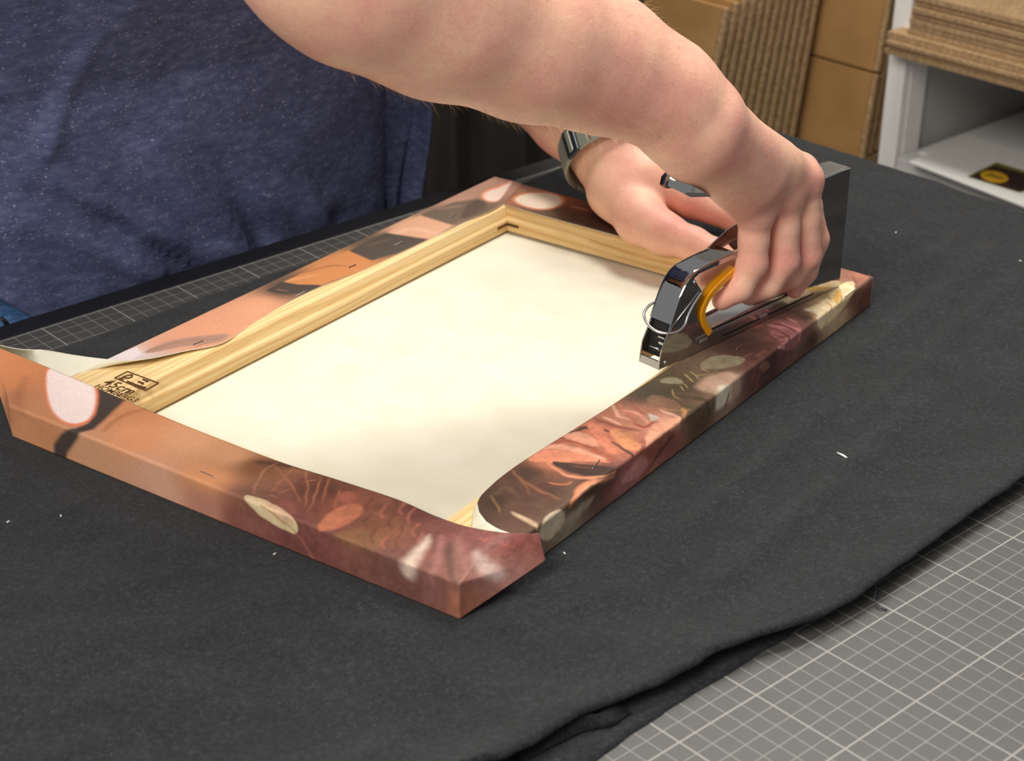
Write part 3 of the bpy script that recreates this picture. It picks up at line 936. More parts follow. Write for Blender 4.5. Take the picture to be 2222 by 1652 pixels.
 'left': ([(44.31,2.51,(190,142,118)),(44.47,3.98,(185,135,115)),(39.69,3,(180,135,110)),(36.46,3.86,(120,100,80)),(33.98,3.39,(215,160,122)),(30.12,3.73,(88,76,64)),(26.14,4.29,(205,132,68)),(20.97,4.14,(85,70,58)),(17.7,4.43,(225,155,112)),(13.28,4.06,(222,150,108)),(10.78,3.89,(215,148,112)),(7.99,3.73,(215,195,190)),(38.85,4.86,(105,85,70))],
  [('p',[(45.8,4.48),(43.66,4.16),(42.41,3.43),(41.04,3.75),(40.4,5.0),(41.14,5.68)],(240,150,105),0.15,1.0),
   ('p',[(45.49,4.7),(43.36,4.38),(42.29,3.73),(41.16,3.91),(40.61,4.97),(41.28,5.57)],(238,210,192),0.1,1.0),
   ('q',[(35.41,2.45),(39.03,2.89),(40.69,3.89),(39.65,5.48),(35.16,5.67),(35.26,4.39)],(112,92,74),0.25,1.0),
   ('p',[(39.17,3.81),(40.79,4.02),(39.89,5.5),(36.21,5.66)],(92,74,62),0.2,1.0),
   ('s',[(37.4,2.93),(38.76,3.71)],0.25,(160,125,100),0.3,0.8),
   ('q',[(31.65,2.78),(35.68,2.52),(35.55,5.77),(32.37,6.06)],(220,162,125),0.2,1.0),
   ('s',[(31.62,3.29),(33.65,3.66),(33.7,5.8)],0.4,(235,190,160),0.4,0.7),
   ('q',[(27.76,2.83),(31.78,2.68),(32.61,5.99),(29.49,5.81),(27.37,5.29)],(84,72,62),0.18,1.0),
   ('s',[(29.26,3.24),(31.11,3.71)],0.2,(110,92,78),0.25,0.8),
   ('q',[(21.28,2.98),(27.87,2.71),(27.48,5.31),(22.37,5.9),(21.64,4.32)],(205,130,66),0.12,1.0),
   ('s',[(23.23,2.9),(25.26,3.48),(25.85,4.54)],0.25,(160,95,50),0.2,0.8),
   ('s',[(21.77,3.04),(23.66,4.09)],0.3,(235,165,100),0.3,0.6),
   ('q',[(19.77,2.99),(21.46,2.85),(21.69,4.27),(22.51,5.85),(21.04,6.14),(20.11,4.76)],(78,66,58),0.1,1.0),
   ('s',[(20.35,3.54),(20.54,4.52)],0.15,(140,100,75),0.15,0.8),
   ('p',[(8.96,3.3),(11.78,3.64),(14.02,5.6),(12.59,5.92),(10.47,4.94),(8.91,4.27)],(172,130,108),0.2,1.0),
   ('s',[(9.19,3.62),(11.78,4.39),(12.93,5.52)],0.12,(150,105,85),0.12,0.8),
   ('q',[(6.2,2.81),(7.69,1.79),(9.29,2.39),(8.7,3.67),(7.35,4.39)],(228,210,210),0.08,1.0)]),
 'far': ([(28.73,2.38,(165,115,90)),(26.73,2.28,(185,130,105)),(27.24,4.97,(160,105,75)),(23.82,2.39,(165,85,45)),(21.51,2.89,(130,65,45)),(19.76,3.77,(75,40,32)),(23.6,5.58,(110,85,65)),(21.3,4.93,(95,65,50)),(18.61,6.1,(90,60,45)),(15.21,5.6,(110,70,55)),(11.07,6.47,(90,60,50))],
  [('p',[(26.87,5.04),(27.07,3.81),(26.33,2.56),(25.06,2.06),(23.57,2.65),(23.12,4.33),(24.06,5.49),(25.62,5.55)],(225,140,90),0.15,1.0),
   ('p',[(26.69,4.9),(26.83,3.86),(26.17,2.78),(24.98,2.34),(23.67,2.96),(23.38,4.31),(24.22,5.27),(25.64,5.34)],(240,216,190),0.1,1.0),
   ('s',[(22.65,3.53),(21.52,3.45)],0.15,(215,140,115),0.12,1.0),
   ('s',[(24.02,6.11),(22.08,5.52)],0.2,(90,75,60),0.2,0.8)]),
}



def paint(flap, A, W):
    """Colour of the printed picture at sheet coordinates (A along the edge, W from the face edge)."""
    base, shapes = PRINT[flap]
    b = np.array([(x[0], x[1]) for x in base])
    c = np.array([S(x[2])[:3] for x in base])
    num = np.zeros((len(A), 3))
    den = np.zeros(len(A))
    for (a_, w_), cc in zip(b, c):
        d2 = (A - a_) ** 2 + (W - w_) ** 2 * 1.3 + 0.25
        k = 1 / d2 ** 1.7
        num += k[:, None] * cc
        den += k
    C = num / den[:, None]
    wob_a = 0.12 * vnoise(A * 2.2, W * 2.2, 21)
    wob_w = 0.12 * vnoise(A * 2.2 + 30, W * 2.2, 22)
    for sh in shapes:
        pts = np.array(sh[1], float)
        if sh[0] in 'pq':
            col, soft, alpha = sh[2], sh[3], sh[4]
            pad = soft
        else:
            col, soft, alpha = sh[3], sh[4], sh[5]
            pad = soft + sh[2]
        lo, hi = pts.min(0) - pad - 0.3, pts.max(0) + pad + 0.3
        m = np.nonzero((A > lo[0]) & (A < hi[0]) & (W > lo[1]) & (W < hi[1]))[0]
        if not len(m):
            continue
        kk = 0.6 if flap == 'right' else (0.5 if flap == 'near' and pts[:, 0].mean() < 14.5 else 0.08)
        x, y = A[m] + wob_a[m] * kk, W[m] + wob_w[m] * kk
        for _ in range(0 if sh[0] == 'q' else 2):       # round the outline
            q0, q1 = (pts, np.roll(pts, -1, 0)) if sh[0] == 'p' else (pts[:-1], pts[1:])
            c_ = np.stack([0.75 * q0 + 0.25 * q1, 0.25 * q0 + 0.75 * q1], 1).reshape(-1, 2)
            pts = c_ if sh[0] == 'p' else np.concatenate([pts[:1], c_, pts[-1:]])
        d = np.full(len(m), 1e9)
        ins = np.zeros(len(m), bool)
        k = len(pts)
        for i in range(k if sh[0] in 'pq' else k - 1):
            p0, p1 = pts[i], pts[(i + 1) % k]
            e = p1 - p0
            t_ = np.clip(((x - p0[0]) * e[0] + (y - p0[1]) * e[1]) / (e @ e + 1e-12), 0, 1)
            dd = np.hypot(x - p0[0] - t_ * e[0], y - p0[1] - t_ * e[1])
            if sh[0] == 's':
                prog = (i + t_) / (k - 1)
                dd = dd - sh[2] * 0.5 * (0.35 + 0.65 * np.sin(np.pi * np.clip(prog * 0.9 + 0.08, 0, 1)))
            d = np.minimum(d, dd)
            if sh[0] in 'pq':
                cr = ((p0[1] > y) != (p1[1] > y)) & (x < (p1[0] - p0[0]) * (y - p0[1]) / (p1[1] - p0[1] + 1e-12) + p0[0])
                ins ^= cr
        if sh[0] in 'pq':
            d = np.where(ins, -d, d)
        f = alpha * (1 - smooth1(d, -soft, soft))
        C[m] = C[m] * (1 - f[:, None]) + np.array(S(col)[:3]) * f[:, None]
    if flap in ('right', 'near'):
        k = 0.14 * vnoise(A * 1.6, W * 1.6, 31) + 0.12 * vnoise(A * 4.5, W * 4.5, 32)
        amt = np.ones(len(A)) if flap == 'right' else 0.12 + 0.88 * (1 - smooth1(A, 12.5, 15.5))
        C = C * (1 + (k * amt)[:, None])
    if flap == 'near':
        C = C * (1.04 + 0.16 * (1 - smooth1(A, 12, 15.5)))[:, None]
    C = C * 0.88 + C.mean(1, keepdims=True) * 0.12
    return np.clip(C * 1.05, 0, 1)


def curve_interp(keys, a):
    """Catmull-Rom through (a, point) keys."""
    ka = np.array([k_[0] for k_ in keys], float)
    kp = np.array([k_[1] for k_ in keys], float)
    o = np.argsort(ka)
    ka, kp = ka[o], kp[o]
    mt_ = np.gradient(kp, ka, axis=0)
    a = np.clip(a, ka[0], ka[-1])
    i = np.clip(np.searchsorted(ka, a) - 1, 0, len(ka) - 2)
    h = ka[i + 1] - ka[i]
    t_ = ((a - ka[i]) / h)[:, None]
    h = h[:, None]
    return ((2 * t_ ** 3 - 3 * t_ ** 2 + 1) * kp[i] + (t_ ** 3 - 2 * t_ ** 2 + t_) * h * mt_[i]
            + (-2 * t_ ** 3 + 3 * t_ ** 2) * kp[i + 1] + (t_ ** 3 - t_ ** 2) * h * mt_[i + 1])


def flap_sheet(kind, a, E, loop, ears):
    """a: row coordinates; E: free edge per row; loop(a) -> control height for lifted rows; ears: {end: (a_end, sign, kmax, tip, ratio)}."""
    W = np.concatenate([np.linspace(0, 1.82, 24), np.linspace(1.86, 2.2, 9), np.linspace(2.27, 6, 54)])
    na, nw = len(a), len(W)
    lift = loop(a)
    inner = np.clip(a, 0.2 if kind == 'left' else 0, LA if kind in ('near', 'far') else LB)

    def flat(p_, z):
        return {'near': lambda: P(p_, inner, z), 'far': lambda: P(LB - p_, inner, z),
                'right': lambda: P(inner, p_, z), 'left': lambda: P(inner, LA - p_, z)}[kind]()
    Cc = flat(np.full(na, 0.16), np.full(na, ZT2))
    if kind == 'left':
        k_ = 1 - smooth1(a, 4.5, 7.5)
        Cc = flat(0.16 - 0.18 * k_, ZT2 - 0.45 * k_)
    Mid = flat(np.full(na, 1.6), np.full(na, ZT2))
    Pos = np.zeros((na, nw, 3))
    WW = np.zeros((na, nw))
    for j, w_ in enumerate(W):
        if w_ <= 1.82:
            q = flat(np.full(na, -0.02), np.full(na, ZB + 0.02 + w_))
        elif w_ < 2.2:
            ph = (w_ - 1.82) / 0.38 * math.pi / 2
            q = flat(np.full(na, -0.02 + 0.18 * (1 - math.cos(ph))), np.full(na, ZB + 1.84 + 0.18 * math.sin(ph)))
        else:
            t_ = (w_ - 2.2) / 3.8
            lin = Cc + (E - Cc) * t_
            bez = (1 - t_) ** 2 * Cc + 2 * t_ * (1 - t_) * Mid + t_ ** 2 * E
            q = lin * (1 - lift[:, None]) + bez * lift[:, None]
        Pos[:, j] = q
        WW[:, j] = w_
    for a_end, sgn, kmax, tip, ratio, devk, bulge in ears:
        m = (a - a_end) * sgn > 0
        k = np.abs(a[m] - a_end)
        B0_ = flat(np.zeros(na), np.full(na, ZB + 0.02))[np.nonzero(m)[0][0]]
        w0 = k * ratio
        D = B0_ + (np.asarray(tip) - B0_) * (k / kmax)[:, None]
        end = np.argmin(np.abs(a - a_end) + 1e3 * m)
        prof_end = Pos[end]
        fr = (W / 6)[None, :]
        st_end = prof_end[0] + (prof_end[-1] - prof_end[0]) * fr[0][:, None]
        dev = prof_end - st_end
        fade = np.clip(1 - k / (kmax * devk), 0, 1) ** 1.5
        Pos[m] = D[:, None] + (E[m] - D)[:, None] * fr[..., None] + dev[None] * fade[:, None, None]
        Pos[m] += ((0.12 + np.sin(fr[0] * math.pi))[None, :] * np.clip(k / 1.5, 0, 1)[:, None] * np.clip((kmax - k) / 2, 0, 1)[:, None])[..., None] * np.asarray(bulge)
        WW[m] = w0[:, None] + (6 - w0)[:, None] * fr
    AA = np.repeat(a[:, None], nw, 1)
    F = grid_faces(na, nw)
    V = Pos.reshape(-1, 3)
    mid = len(a) // 2
    j = nw - 10
    e1 = Pos[mid + 1, j] - Pos[mid, j]
    e2 = Pos[mid, j + 1] - Pos[mid, j]
    if np.cross(e1, e2)[2] < 0:
        F = F[:, ::-1]
    col = np.ones((len(V), 4))
    col[:, :3] = paint(kind, AA.ravel(), WW.ravel())
    o = mesh('canvas_flap', V, F, None, cv, smooth=True, col={'print': col}, mats=['canvas_print', 'canvas_back'])
    md_ = o.modifiers.new('thick', 'SOLIDIFY')
    md_.thickness = 0.0004
    md_.offset = -1
    md_.material_offset = 1
    md_.material_offset_rim = 1
    return o


def edge_pts(kind, lst):
    out = []
    for a_, x in lst:
        if len(x) == 3 and isinstance(x, tuple):
            out.append((a_, onz(*x)))
        else:
            p_ = x[0]
            q = {'near': (p_, a_), 'far': (LB - p_, a_), 'right': (a_, p_), 'left': (a_, LA - p_)}[kind]
            out.append((a_, P(q[0], q[1], x[1])))
    return out


TIP_L = onz(-38, 741, 3.4)
# near flap: loose at both ends
a = np.arange(-4.0, 36.61, 0.07)
En = edge_pts('near', [(36.6, (-38, 741, 3.4)), (32, (88, 791, 2.84)), (23.3, (345, 900, ZT2)), (19, (470, 951, ZT2)), (14.7, (600, 1000, ZT2)), (10, (750, 1047, 2.5)), (6.9, (870, 1087, 2.62)),
                       (4.5, (945, 1120, 2.8)), (2.2, (1010, 1142, 2.95)), (0, (1075, 1154, 3.0)), (-2, (1125, 1158, 3.0)), (-4, (1170, 1158, 2.95))])
E = curve_interp(En, a)
K_F = onz(1184, 1216, 1.7)
flap_sheet('near', a, E, lambda x: 0 * x, [(30.6, 1, 6.0, TIP_L, 1.0, 0.7, (0, 0, 0)), (0.0, -1, 4.0, K_F, 1.05, 0.7, (0, 0, 0))])
# flap on the grained bar with the stamp: turned up into the loose corner
a = np.arange(-6.0, 45.01, 0.07)
El = edge_pts('left', [(-6, (-38, 741, 3.4)), (-3, (35, 757, 3.0)), (0, (100, 761, 2.75)), (2.5, (165, 772, 2.8)), (5.0, (232, 780, 2.95)), (6.5, (275, 782, 2.92)), (8, (322, 778, 2.85)), (10, (400, 762, 2.65)),
                       (12.5, (480, 745, ZT2 + .06)), (15, (540, 708, ZT2)), (18, [3.15, ZT2]), (22, [3.1, ZT2 + .03]), (25, [3.5, ZT2]), (29, [3.65, ZT2]), (36, [3.75, ZT2]), (41, [3.8, ZT2 + .04]), (43, [3.2, ZT2 + .06]), (45, [2.55, ZT2 + .06])])
E = curve_interp(El, a)
flap_sheet('left', a, E, lambda x: smooth1(x, 5, 8) * (1 - smooth1(x, 9, 14)), [(0.0, -1, 6.0, TIP_L, 1.0, 0.4, (1.5, 1.5, -0.9))])
# flap under the staple gun
a = np.arange(1.2, 45.01, 0.07)
Er = edge_pts('right', [(0, (1150, 1176, 2.6)), (2, (1112, 1160, 2.8)), (3.6, (1078, 1147, 2.9)), (4.8, (1050, 1128, 2.95)), (5.8, (1036, 1103, 2.9)), (6.8, (1040, 1082, 2.75)), (8.2, (1068, 1052, 2.6)), (10, (1105, 1022, 2.5)), (12.5, (1160, 985, ZT2)), (16.4, [4.05, ZT2]),
                        (23.8, [3.8, ZT2]), (30, [3.8, ZT2]), (45, [3.8, ZT2 + 0.02])])
E = curve_interp(Er, a)
flap_sheet('right', a, E, lambda x: 0.6 * (1 - smooth1(x, 5, 9)), [])
# far flap, tucked under at its corner
a = np.arange(0.0, 28.6, 0.07)
Ef = edge_pts('far', [(0, [4.1, 2.445]), (17, [4.15, 2.445]), (26.8, [4.05, 2.445]), (28.6, [3.9, 2.445])])
E = curve_interp(Ef, a)
flap_sheet('far', a, E, lambda x: 0 * x, [])
# inside of the loose corner fold, standing between the two flaps
tc = np.array([onz(1036, 1093, 2.85), onz(1040, 1112, 3.0), onz(1055, 1132, 3.05), onz(1078, 1147, 3.0), onz(1105, 1160, 2.9)])
bc_ = np.array([onz(1031, 1098, 2.6), onz(1027, 1120, 2.5), onz(1024, 1146, 2.48), onz(1045, 1165, 2.48), onz(1075, 1178, 2.48)])
kk = np.linspace(0, 4, 33)
T1 = np.stack([np.interp(kk, range(5), tc[:, i]) for i in range(3)], 1)
T2 = np.stack([np.interp(kk, range(5), bc_[:, i]) for i in range(3)], 1)
g = np.linspace(0, 1, 9)[None, :, None]
V = (T1[:, None] * (1 - g) + T2[:, None] * g)
V = V + (np.sin(g * math.pi) * 0.12) * np.array([-0.5, -0.4, 0.0])
cf = mesh('corner_fold', V.reshape(-1, 3), grid_faces(33, 9), 'canvas_back', cv, smooth=True)
md = cf.modifiers.new('thick', 'SOLIDIFY')
md.thickness = 0.0004
cf['label'] = 'white unprinted inside of the loose corner fold'

# staples already driven in
U = nrm(P(20, 0, 0) - P(10, 0, 0))
for (u0, v0, u1, v1, z, dark) in ((1286, 1017, 1301, 998, 2.5, 0), (436, 1023, 466, 1036, 2.5, 0), (641, 643, 664, 631, 2.5, 0), (855, 533, 874, 524, 2.5, 0),
                                  (758, 580, 772, 574, 2.5, 1), (976, 472, 990, 465, 2.5, 0), (420, 748, 440, 740, 2.75, 1), (1598, 758, 1612, 748, 2.5, 0)):
    a_, b_ = onz(u0, v0, z + .03), onz(u1, v1, z + .03)
    d = nrm(b_ - a_)
    dn = np.array([0, 0, -0.05])
    B().tube([a_ + dn, a_, a_ + d * 0.06, b_ - d * 0.06, b_, b_ + dn], 0.026, 6).done('staple', 'black_metal' if dark else 'staple_wire', cv, smooth=True)

# ------------------------------------------------------------------ staple gun
GA = np.array([16.47266522, 21.86184624, ZT2 + 0.035])
GD = np.array([0.9991034, 0.04233662, 0.0])
GN = np.array([0.04233662, -0.9991034, 0.0])
GZ = np.array([0, 0, 1.0])


def G(s, h, o=0.0):
    return GA + GD * s + GZ * h + GN * o


sg = thing('staple_gun', 'shiny chrome hand staple gun with yellow grip trim pressed on the canvas edge', 'staple gun', G(8.5, 0, -0.8))
FRm = (GA, GD, GZ, GN)
outer = [(0, 0), (0.02, 0.5), (0.16, 1.26), (0.69, 2.19), (1.06, 3.12), (1.5, 4.07), (1.85, 4.62), (2.3, 5.05), (2.8, 5.3), (4.5, 5.44), (6.4, 5.44),
         (8.0, 6.0), (10.5, 6.7), (13.3, 7.35), (14.0, 7.95), (14.3, 8.0), (16.7, 8.04), (17.2, 8.0), (17.36, 7.8), (17.4, 0)]
hole = [(2.72, 4.95), (3.43, 4.02), (3.12, 3.3), (3.1, 2.57), (3.5, 1.8), (4.0, 1.24), (4.7, 1.22), (11.4, 1.45), (12.6, 2.2), (13.1, 3.6), (12.8, 5.4), (12.0, 6.2),
        (9.5, 5.6), (7.0, 5.15), (3.2, 5.12)]


def plate(name, o_lo, o_hi, outl, holes, mat, bev=0.03):
    cu_ = bpy.data.curves.new(name, 'CURVE')
    cu_.dimensions = '2D'
    cu_.fill_mode = 'BOTH'
    for poly in [outl] + holes:
        sp = cu_.splines.new('POLY')
        sp.points.add(len(poly) - 1)
        for i, q in enumerate(poly):
            sp.points[i].co = (q[0], q[1], 0, 1)
        sp.use_cyclic_u = True
    cu_.extrude = (o_hi - o_lo) / 2 - bev
    cu_.bevel_depth = bev
    cu_.bevel_resolution = 2
    cu_.offset = -bev
    o = bpy.data.objects.new(name, cu_)
    COL.objects.link(o)
    dg = bpy.context.evaluated_depsgraph_get()
    me = bpy.data.meshes.new_from_object(o.evaluated_get(dg))
    V = np.array([v.co[:] for v in me.vertices])
    F = [list(p_.vertices) for p_ in me.polygons]
    bpy.data.objects.remove(o, do_unlink=True)
    bpy.data.curves.remove(cu_)
    W = GA + V[:, :1] * GD + V[:, 1:2] * GZ + (V[:, 2:3] + (o_lo + o_hi) / 2) * GN
    b = B()
    b.add(W, F)
    return b.done(name, mat, sg)


plate('side_plate', -0.10, 0.0, outer, [hole], 'chrome')
plate('side_plate', -1.58, -1.48, outer, [hole], 'chrome')


def strip(path, name, mat, lo, hi, th, up=1):
    """Bent sheet following a profile path between two side offsets."""
    path = np.array(path, float)
    # refine
    n = 60
    d = np.concatenate([[0], np.cumsum(np.linalg.norm(np.diff(path, axis=0), axis=1))])
    u = np.linspace(0, d[-1], n)
    pp = np.stack([np.interp(u, d, path[:, i]) for i in (0, 1)], 1)
    for _ in range(6):
        pp[1:-1] = 0.25 * pp[:-2] + 0.5 * pp[1:-1] + 0.25 * pp[2:]
    t_ = np.gradient(pp, axis=0)
    t_ /= np.linalg.norm(t_, axis=1)[:, None]
    nn_ = np.stack([-t_[:, 1], t_[:, 0]], 1) * up
    os_ = [lo, lo + 0.05, lo + 0.14] + list(np.linspace(lo + 0.3, hi - 0.3, 6)) + [hi - 0.14, hi - 0.05, hi]
    rise = [th * 0.25, th * 0.7, th] + [th] * 6 + [th, th * 0.7, th * 0.25]
    V = np.array([[G(p_[0] + q[0] * r_, p_[1] + q[1] * r_, o_) for o_, r_ in zip(os_, rise)] for p_, q in zip(pp, nn_)])
    V2 = np.array([[G(p_[0] - q[0] * 0.02, p_[1] - q[1] * 0.02, o_) for o_ in os_] for p_, q in zip(pp, nn_)])
    m = len(os_)
    f = grid_faces(n, m)
    b = B()
    b.add(V.reshape(-1, 3), f.tolist())
    F2 = (f[:, ::-1]).tolist()
    off = n * m
    b.add(V2.reshape(-1, 3), F2)
    rim = []
    for i in range(n - 1):
        rim.append([i * m, (i + 1) * m, off + (i + 1) * m, off + i * m])
        rim.append([i * m + m - 1, (i + 1) * m + m - 1, off + (i + 1) * m + m - 1, off + i * m + m - 1])
    for j in range(m - 1):
        rim.append([j, j + 1, off + j + 1, off + j])
        rim.append([(n - 1) * m + j, (n - 1) * m + j + 1, off + (n - 1) * m + j + 1, off + (n - 1) * m + j])
    b.F += rim
    return b.done(name, mat, sg, smooth=False, fix=True)


def shade(o):
    o.data.polygons.foreach_set('use_smooth', np.ones(len(o.data.polygons), bool))
    md_ = o.modifiers.new('split', 'EDGE_SPLIT')
    md_.split_angle = 0.9
    return o


shade(strip([(0.86, 2.62), (1.06, 3.12), (1.5, 4.07), (1.85, 4.62), (2.3, 5.05), (2.8, 5.3), (4.5, 5.44), (6.45, 5.44)], 'rear_cover', 'chrome', -1.6, 0.02, 0.06, up=1))
shade(strip([(8.6, 6.2), (10.5, 6.7), (13.3, 7.35), (14.0, 7.95), (14.3, 8.0), (16.7, 8.04), (17.2, 8.0)], 'top_cover', 'chrome', -1.7, 0.1, 0.07, up=1))
# inner channel wall behind the rear cover
b = B()
b.prism([(5.7, 5.5), (6.3, 5.75), (7.5, 6.2), (9.0, 6.4), (9.0, 5.3), (5.9, 5.3)], FRm, -1.62, -1.52)
b.done('channel_wall', 'chrome', sg, bevel=0.02)
b = B()
b.prism([(17.32, 0.05), (17.4, 0.05), (17.4, 7.7), (17.32, 7.7)], FRm, -1.5, -0.08)
b.done('nose_plate', 'chrome', sg)
# magazine
b = B()
b.prism([(1.3, 0.05), (17.2, 0.05), (17.2, 1.3), (11.6, 1.3), (4.6, 1.05), (1.3, 1.05)], FRm, -1.46, -0.12)
b.done('magazine', 'brushed_steel', sg)
B().box(G(9.0, 1.10, 0.0), (4.3, 0.055, 0.02), [GD, GZ, GN]).done('feed_slot_shade', 'recess_shade', sg)  # dark strip laid on the plate for the shade in the slot
B().box(G(8.4, 0.90, 0.01), (5.2, 0.10, 0.02), [GD, GZ, GN], bev=0.01).done('rail_rib', 'brushed_steel', sg)
B().box(G(10.2, 0.33, 0.005), (4.4, 0.05, 0.02), [GD, GZ, GN]).done('lower_slot_shade', 'recess_shade', sg)  # thin dark bar, shade of the lower groove put into colour
for s, h in ((10.0, 0.86), (9.55, 0.42), (3.9, 0.62)):
    B().box(G(s, h, 0.02), (0.35, 0.09, 0.05), [GD, GZ, GN], bev=0.03).done('plate_tab', 'brushed_steel', sg)
for s, h, r_ in ((2.75, 4.72, 0.13), (0.5, 0.35, 0.12), (13.9, 2.2, 0.12)):
    b = B()
    b.tube([G(s, h, -0.02), G(s, h, 0.05), G(s, h, 0.09)], [r_, r_, r_ * 0.5], 14)
    b.done('rivet', 'brushed_steel', sg, smooth=True)
# rear opening: dark block standing in for the shade inside, steel lip, pusher and staple
b = B()
b.prism([(0.6, 0.45), (1.3, 0.45), (2.6, 4.6), (1.9, 4.3), (1.1, 2.6), (0.75, 1.6)], FRm, -1.46, -0.12)
b.done('rear_opening_shade', 'recess_shade', sg)
b = B()
b.prism([(-0.02, 0.02), (0.08, 0.48), (0.2, 0.48), (0.2, 0.02)], FRm, -1.5, -0.08)
b.done('rear_lip', 'brushed_steel', sg, bevel=0.02)
b = B()
b.tube([G(0.42, 0.98, -1.12), G(0.38, 1.08, -1.1), G(0.38, 1.08, -0.42), G(0.42, 0.98, -0.4)], 0.05, 8)
b.done('magazine_spring', 'staple_wire', sg, smooth=True)
B().box(G(0.62, 1.75, -0.45), (0.05, 0.05, 0.25), [GD, GZ, GN], bev=0.015).done('pusher_tab', 'brushed_steel', sg)
B().box(G(0.55, 1.42, -0.4), (0.05, 0.09, 0.2), [GD, GZ, GN], bev=0.03).done('pusher_tab', 'chrome', sg)
# locking bail
pts = [(3.4, 3.95, 0.07), (2.6, 3.35, 0.1), (2.05, 2.85, 0.2), (1.75, 2.45, 0.32), (1.3, 2.18, 0.28), (0.75, 2.08, 0.0), (0.42, 2.1, -0.5), (0.36, 2.2, -1.0), (0.45, 2.36, -1.5), (0.58, 2.6, -1.85), (0.72, 2.85, -1.95),
       (1.05, 3.15, -1.9), (1.7, 3.4, -1.72), (2.6, 3.6, -1.66), (3.4, 3.95, -1.64)]
pp = np.array([G(*q) for q in pts])
u = np.linspace(0, len(pp) - 1, 90)
q = np.stack([np.interp(u, range(len(pp)), pp[:, i]) for i in range(3)], 1)
for _ in range(8):
    q[1:-1] = 0.25 * q[:-2] + 0.5 * q[1:-1] + 0.25 * q[2:]
B().tube(q, 0.085, 10).done('locking_wire', 'brushed_steel', sg, smooth=True)
# yellow trim round the finger hole
path = np.array([(6.5, 4.35), (5.8, 4.12), (4.75, 3.72), (4.05, 3.28), (3.62, 2.6), (3.78, 1.86), (4.45, 0.98)])
u = np.linspace(0, len(path) - 1, 60)
pp = np.stack([np.interp(u, range(len(path)), path[:, i]) for i in (0, 1)], 1)
for _ in range(10):
    pp[1:-1] = 0.25 * pp[:-2] + 0.5 * pp[1:-1] + 0.25 * pp[2:]
t_ = np.gradient(pp, axis=0)
t_ /= np.linalg.norm(t_, axis=1)[:, None]
nv = np.stack([-t_[:, 1], t_[:, 0]], 1)
sec = [(-0.16, 0.08), (-0.12, 0.12), (0.22, 0.12), (0.26, 0.08), (0.26, 0.0), (0.10, -0.03), (0.10, -0.12), (0.22, -0.16), (0.22, -0.5), (-0.16, -0.5)]
V = np.array([[G(p_[0] - n_[0] * e, p_[1] - n_[1] * e, o_) for e, o_ in sec] for p_, n_ in zip(pp, nv)])
f = grid_faces(60, len(sec), wrap=True).tolist()
f += [list(range(len(sec))), [59 * len(sec) + i for i in range(len(sec))]]
B().add(V.reshape(-1, 3), f).done('grip_trim', 'yellow_plastic', sg)
B().prism([(9.2, 1.5), (10.8, 1.55), (10.9, 1.75), (10.2, 1.82), (9.3, 1.7)], FRm, -1.0, 0.02).done('grip_trim', 'yellow_plastic', sg)
# raised squeeze lever
L0, L1 = np.array([14.2, 7.7]), np.array([0.75, 11.05])
ld = (L1 - L0) / np.linalg.norm(L1 - L0)
lu_ = np.array([-ld[1], ld[0]]) * -1
Ll = np.linalg.norm(L1 - L0)
rows = []
n = 40
for i in range(n):
    f_ = i / (n - 1) * Ll
    c = L0 + ld * f_
    tipf = max(0.0, (f_ - (Ll - 1.1)) / 1.1)
    wd = 0.98 * math.sqrt(max(0.02, 1 - tipf ** 2))
    hh = 0.55
    ring = []
    for (o_, hgt) in ((-1, -hh), (-1.0, 0.2), (-0.86, 0.42), (-0.5, 0.5), (0, 0.52), (0.5, 0.5), (0.86, 0.42), (1.0, 0.2), (1.0, -hh), (0.9, -hh), (0.9, 0.12), (0.75, 0.32), (0, 0.4), (-0.75, 0.32), (-0.9, 0.12), (-0.9, -hh)):
        hg = hgt if hgt > 0 else hgt * (1 - 0.75 * tipf)
        p_ = c + lu_ * hg
        ring.append(G(p_[0], p_[1], -0.8 + o_ * wd))
    rows.append(ring)
k = len(rows[0])
f = grid_faces(n, k, wrap=True).tolist()
f += [list(range(k)), [(n - 1) * k + i for i in range(k)]]
lv_ = B().add(np.array(rows).reshape(-1, 3), f).done('squeeze_lever', 'chrome', sg)
shade(lv_)

# ------------------------------------------------------------------ the person: one skin surface grown from tapered limbs
gx = np.concatenate([np.arange(-18, 17, 0.42), np.arange(17, 45, 0.125), np.arange(45, 51, 0.42)])
gy = np.concatenate([np.arange(13, 16.5, 0.3), np.arange(16.5, 46, 0.125), np.arange(46, 86, 0.42)])
gz = np.concatenate([np.arange(-24, 1.6, 0.5), np.arange(1.6, 18.5, 0.125), np.arange(18.5, 84, 0.42)])
FIELD = np.full((len(gx), len(gy), len(gz)), 9.0, np.float32)


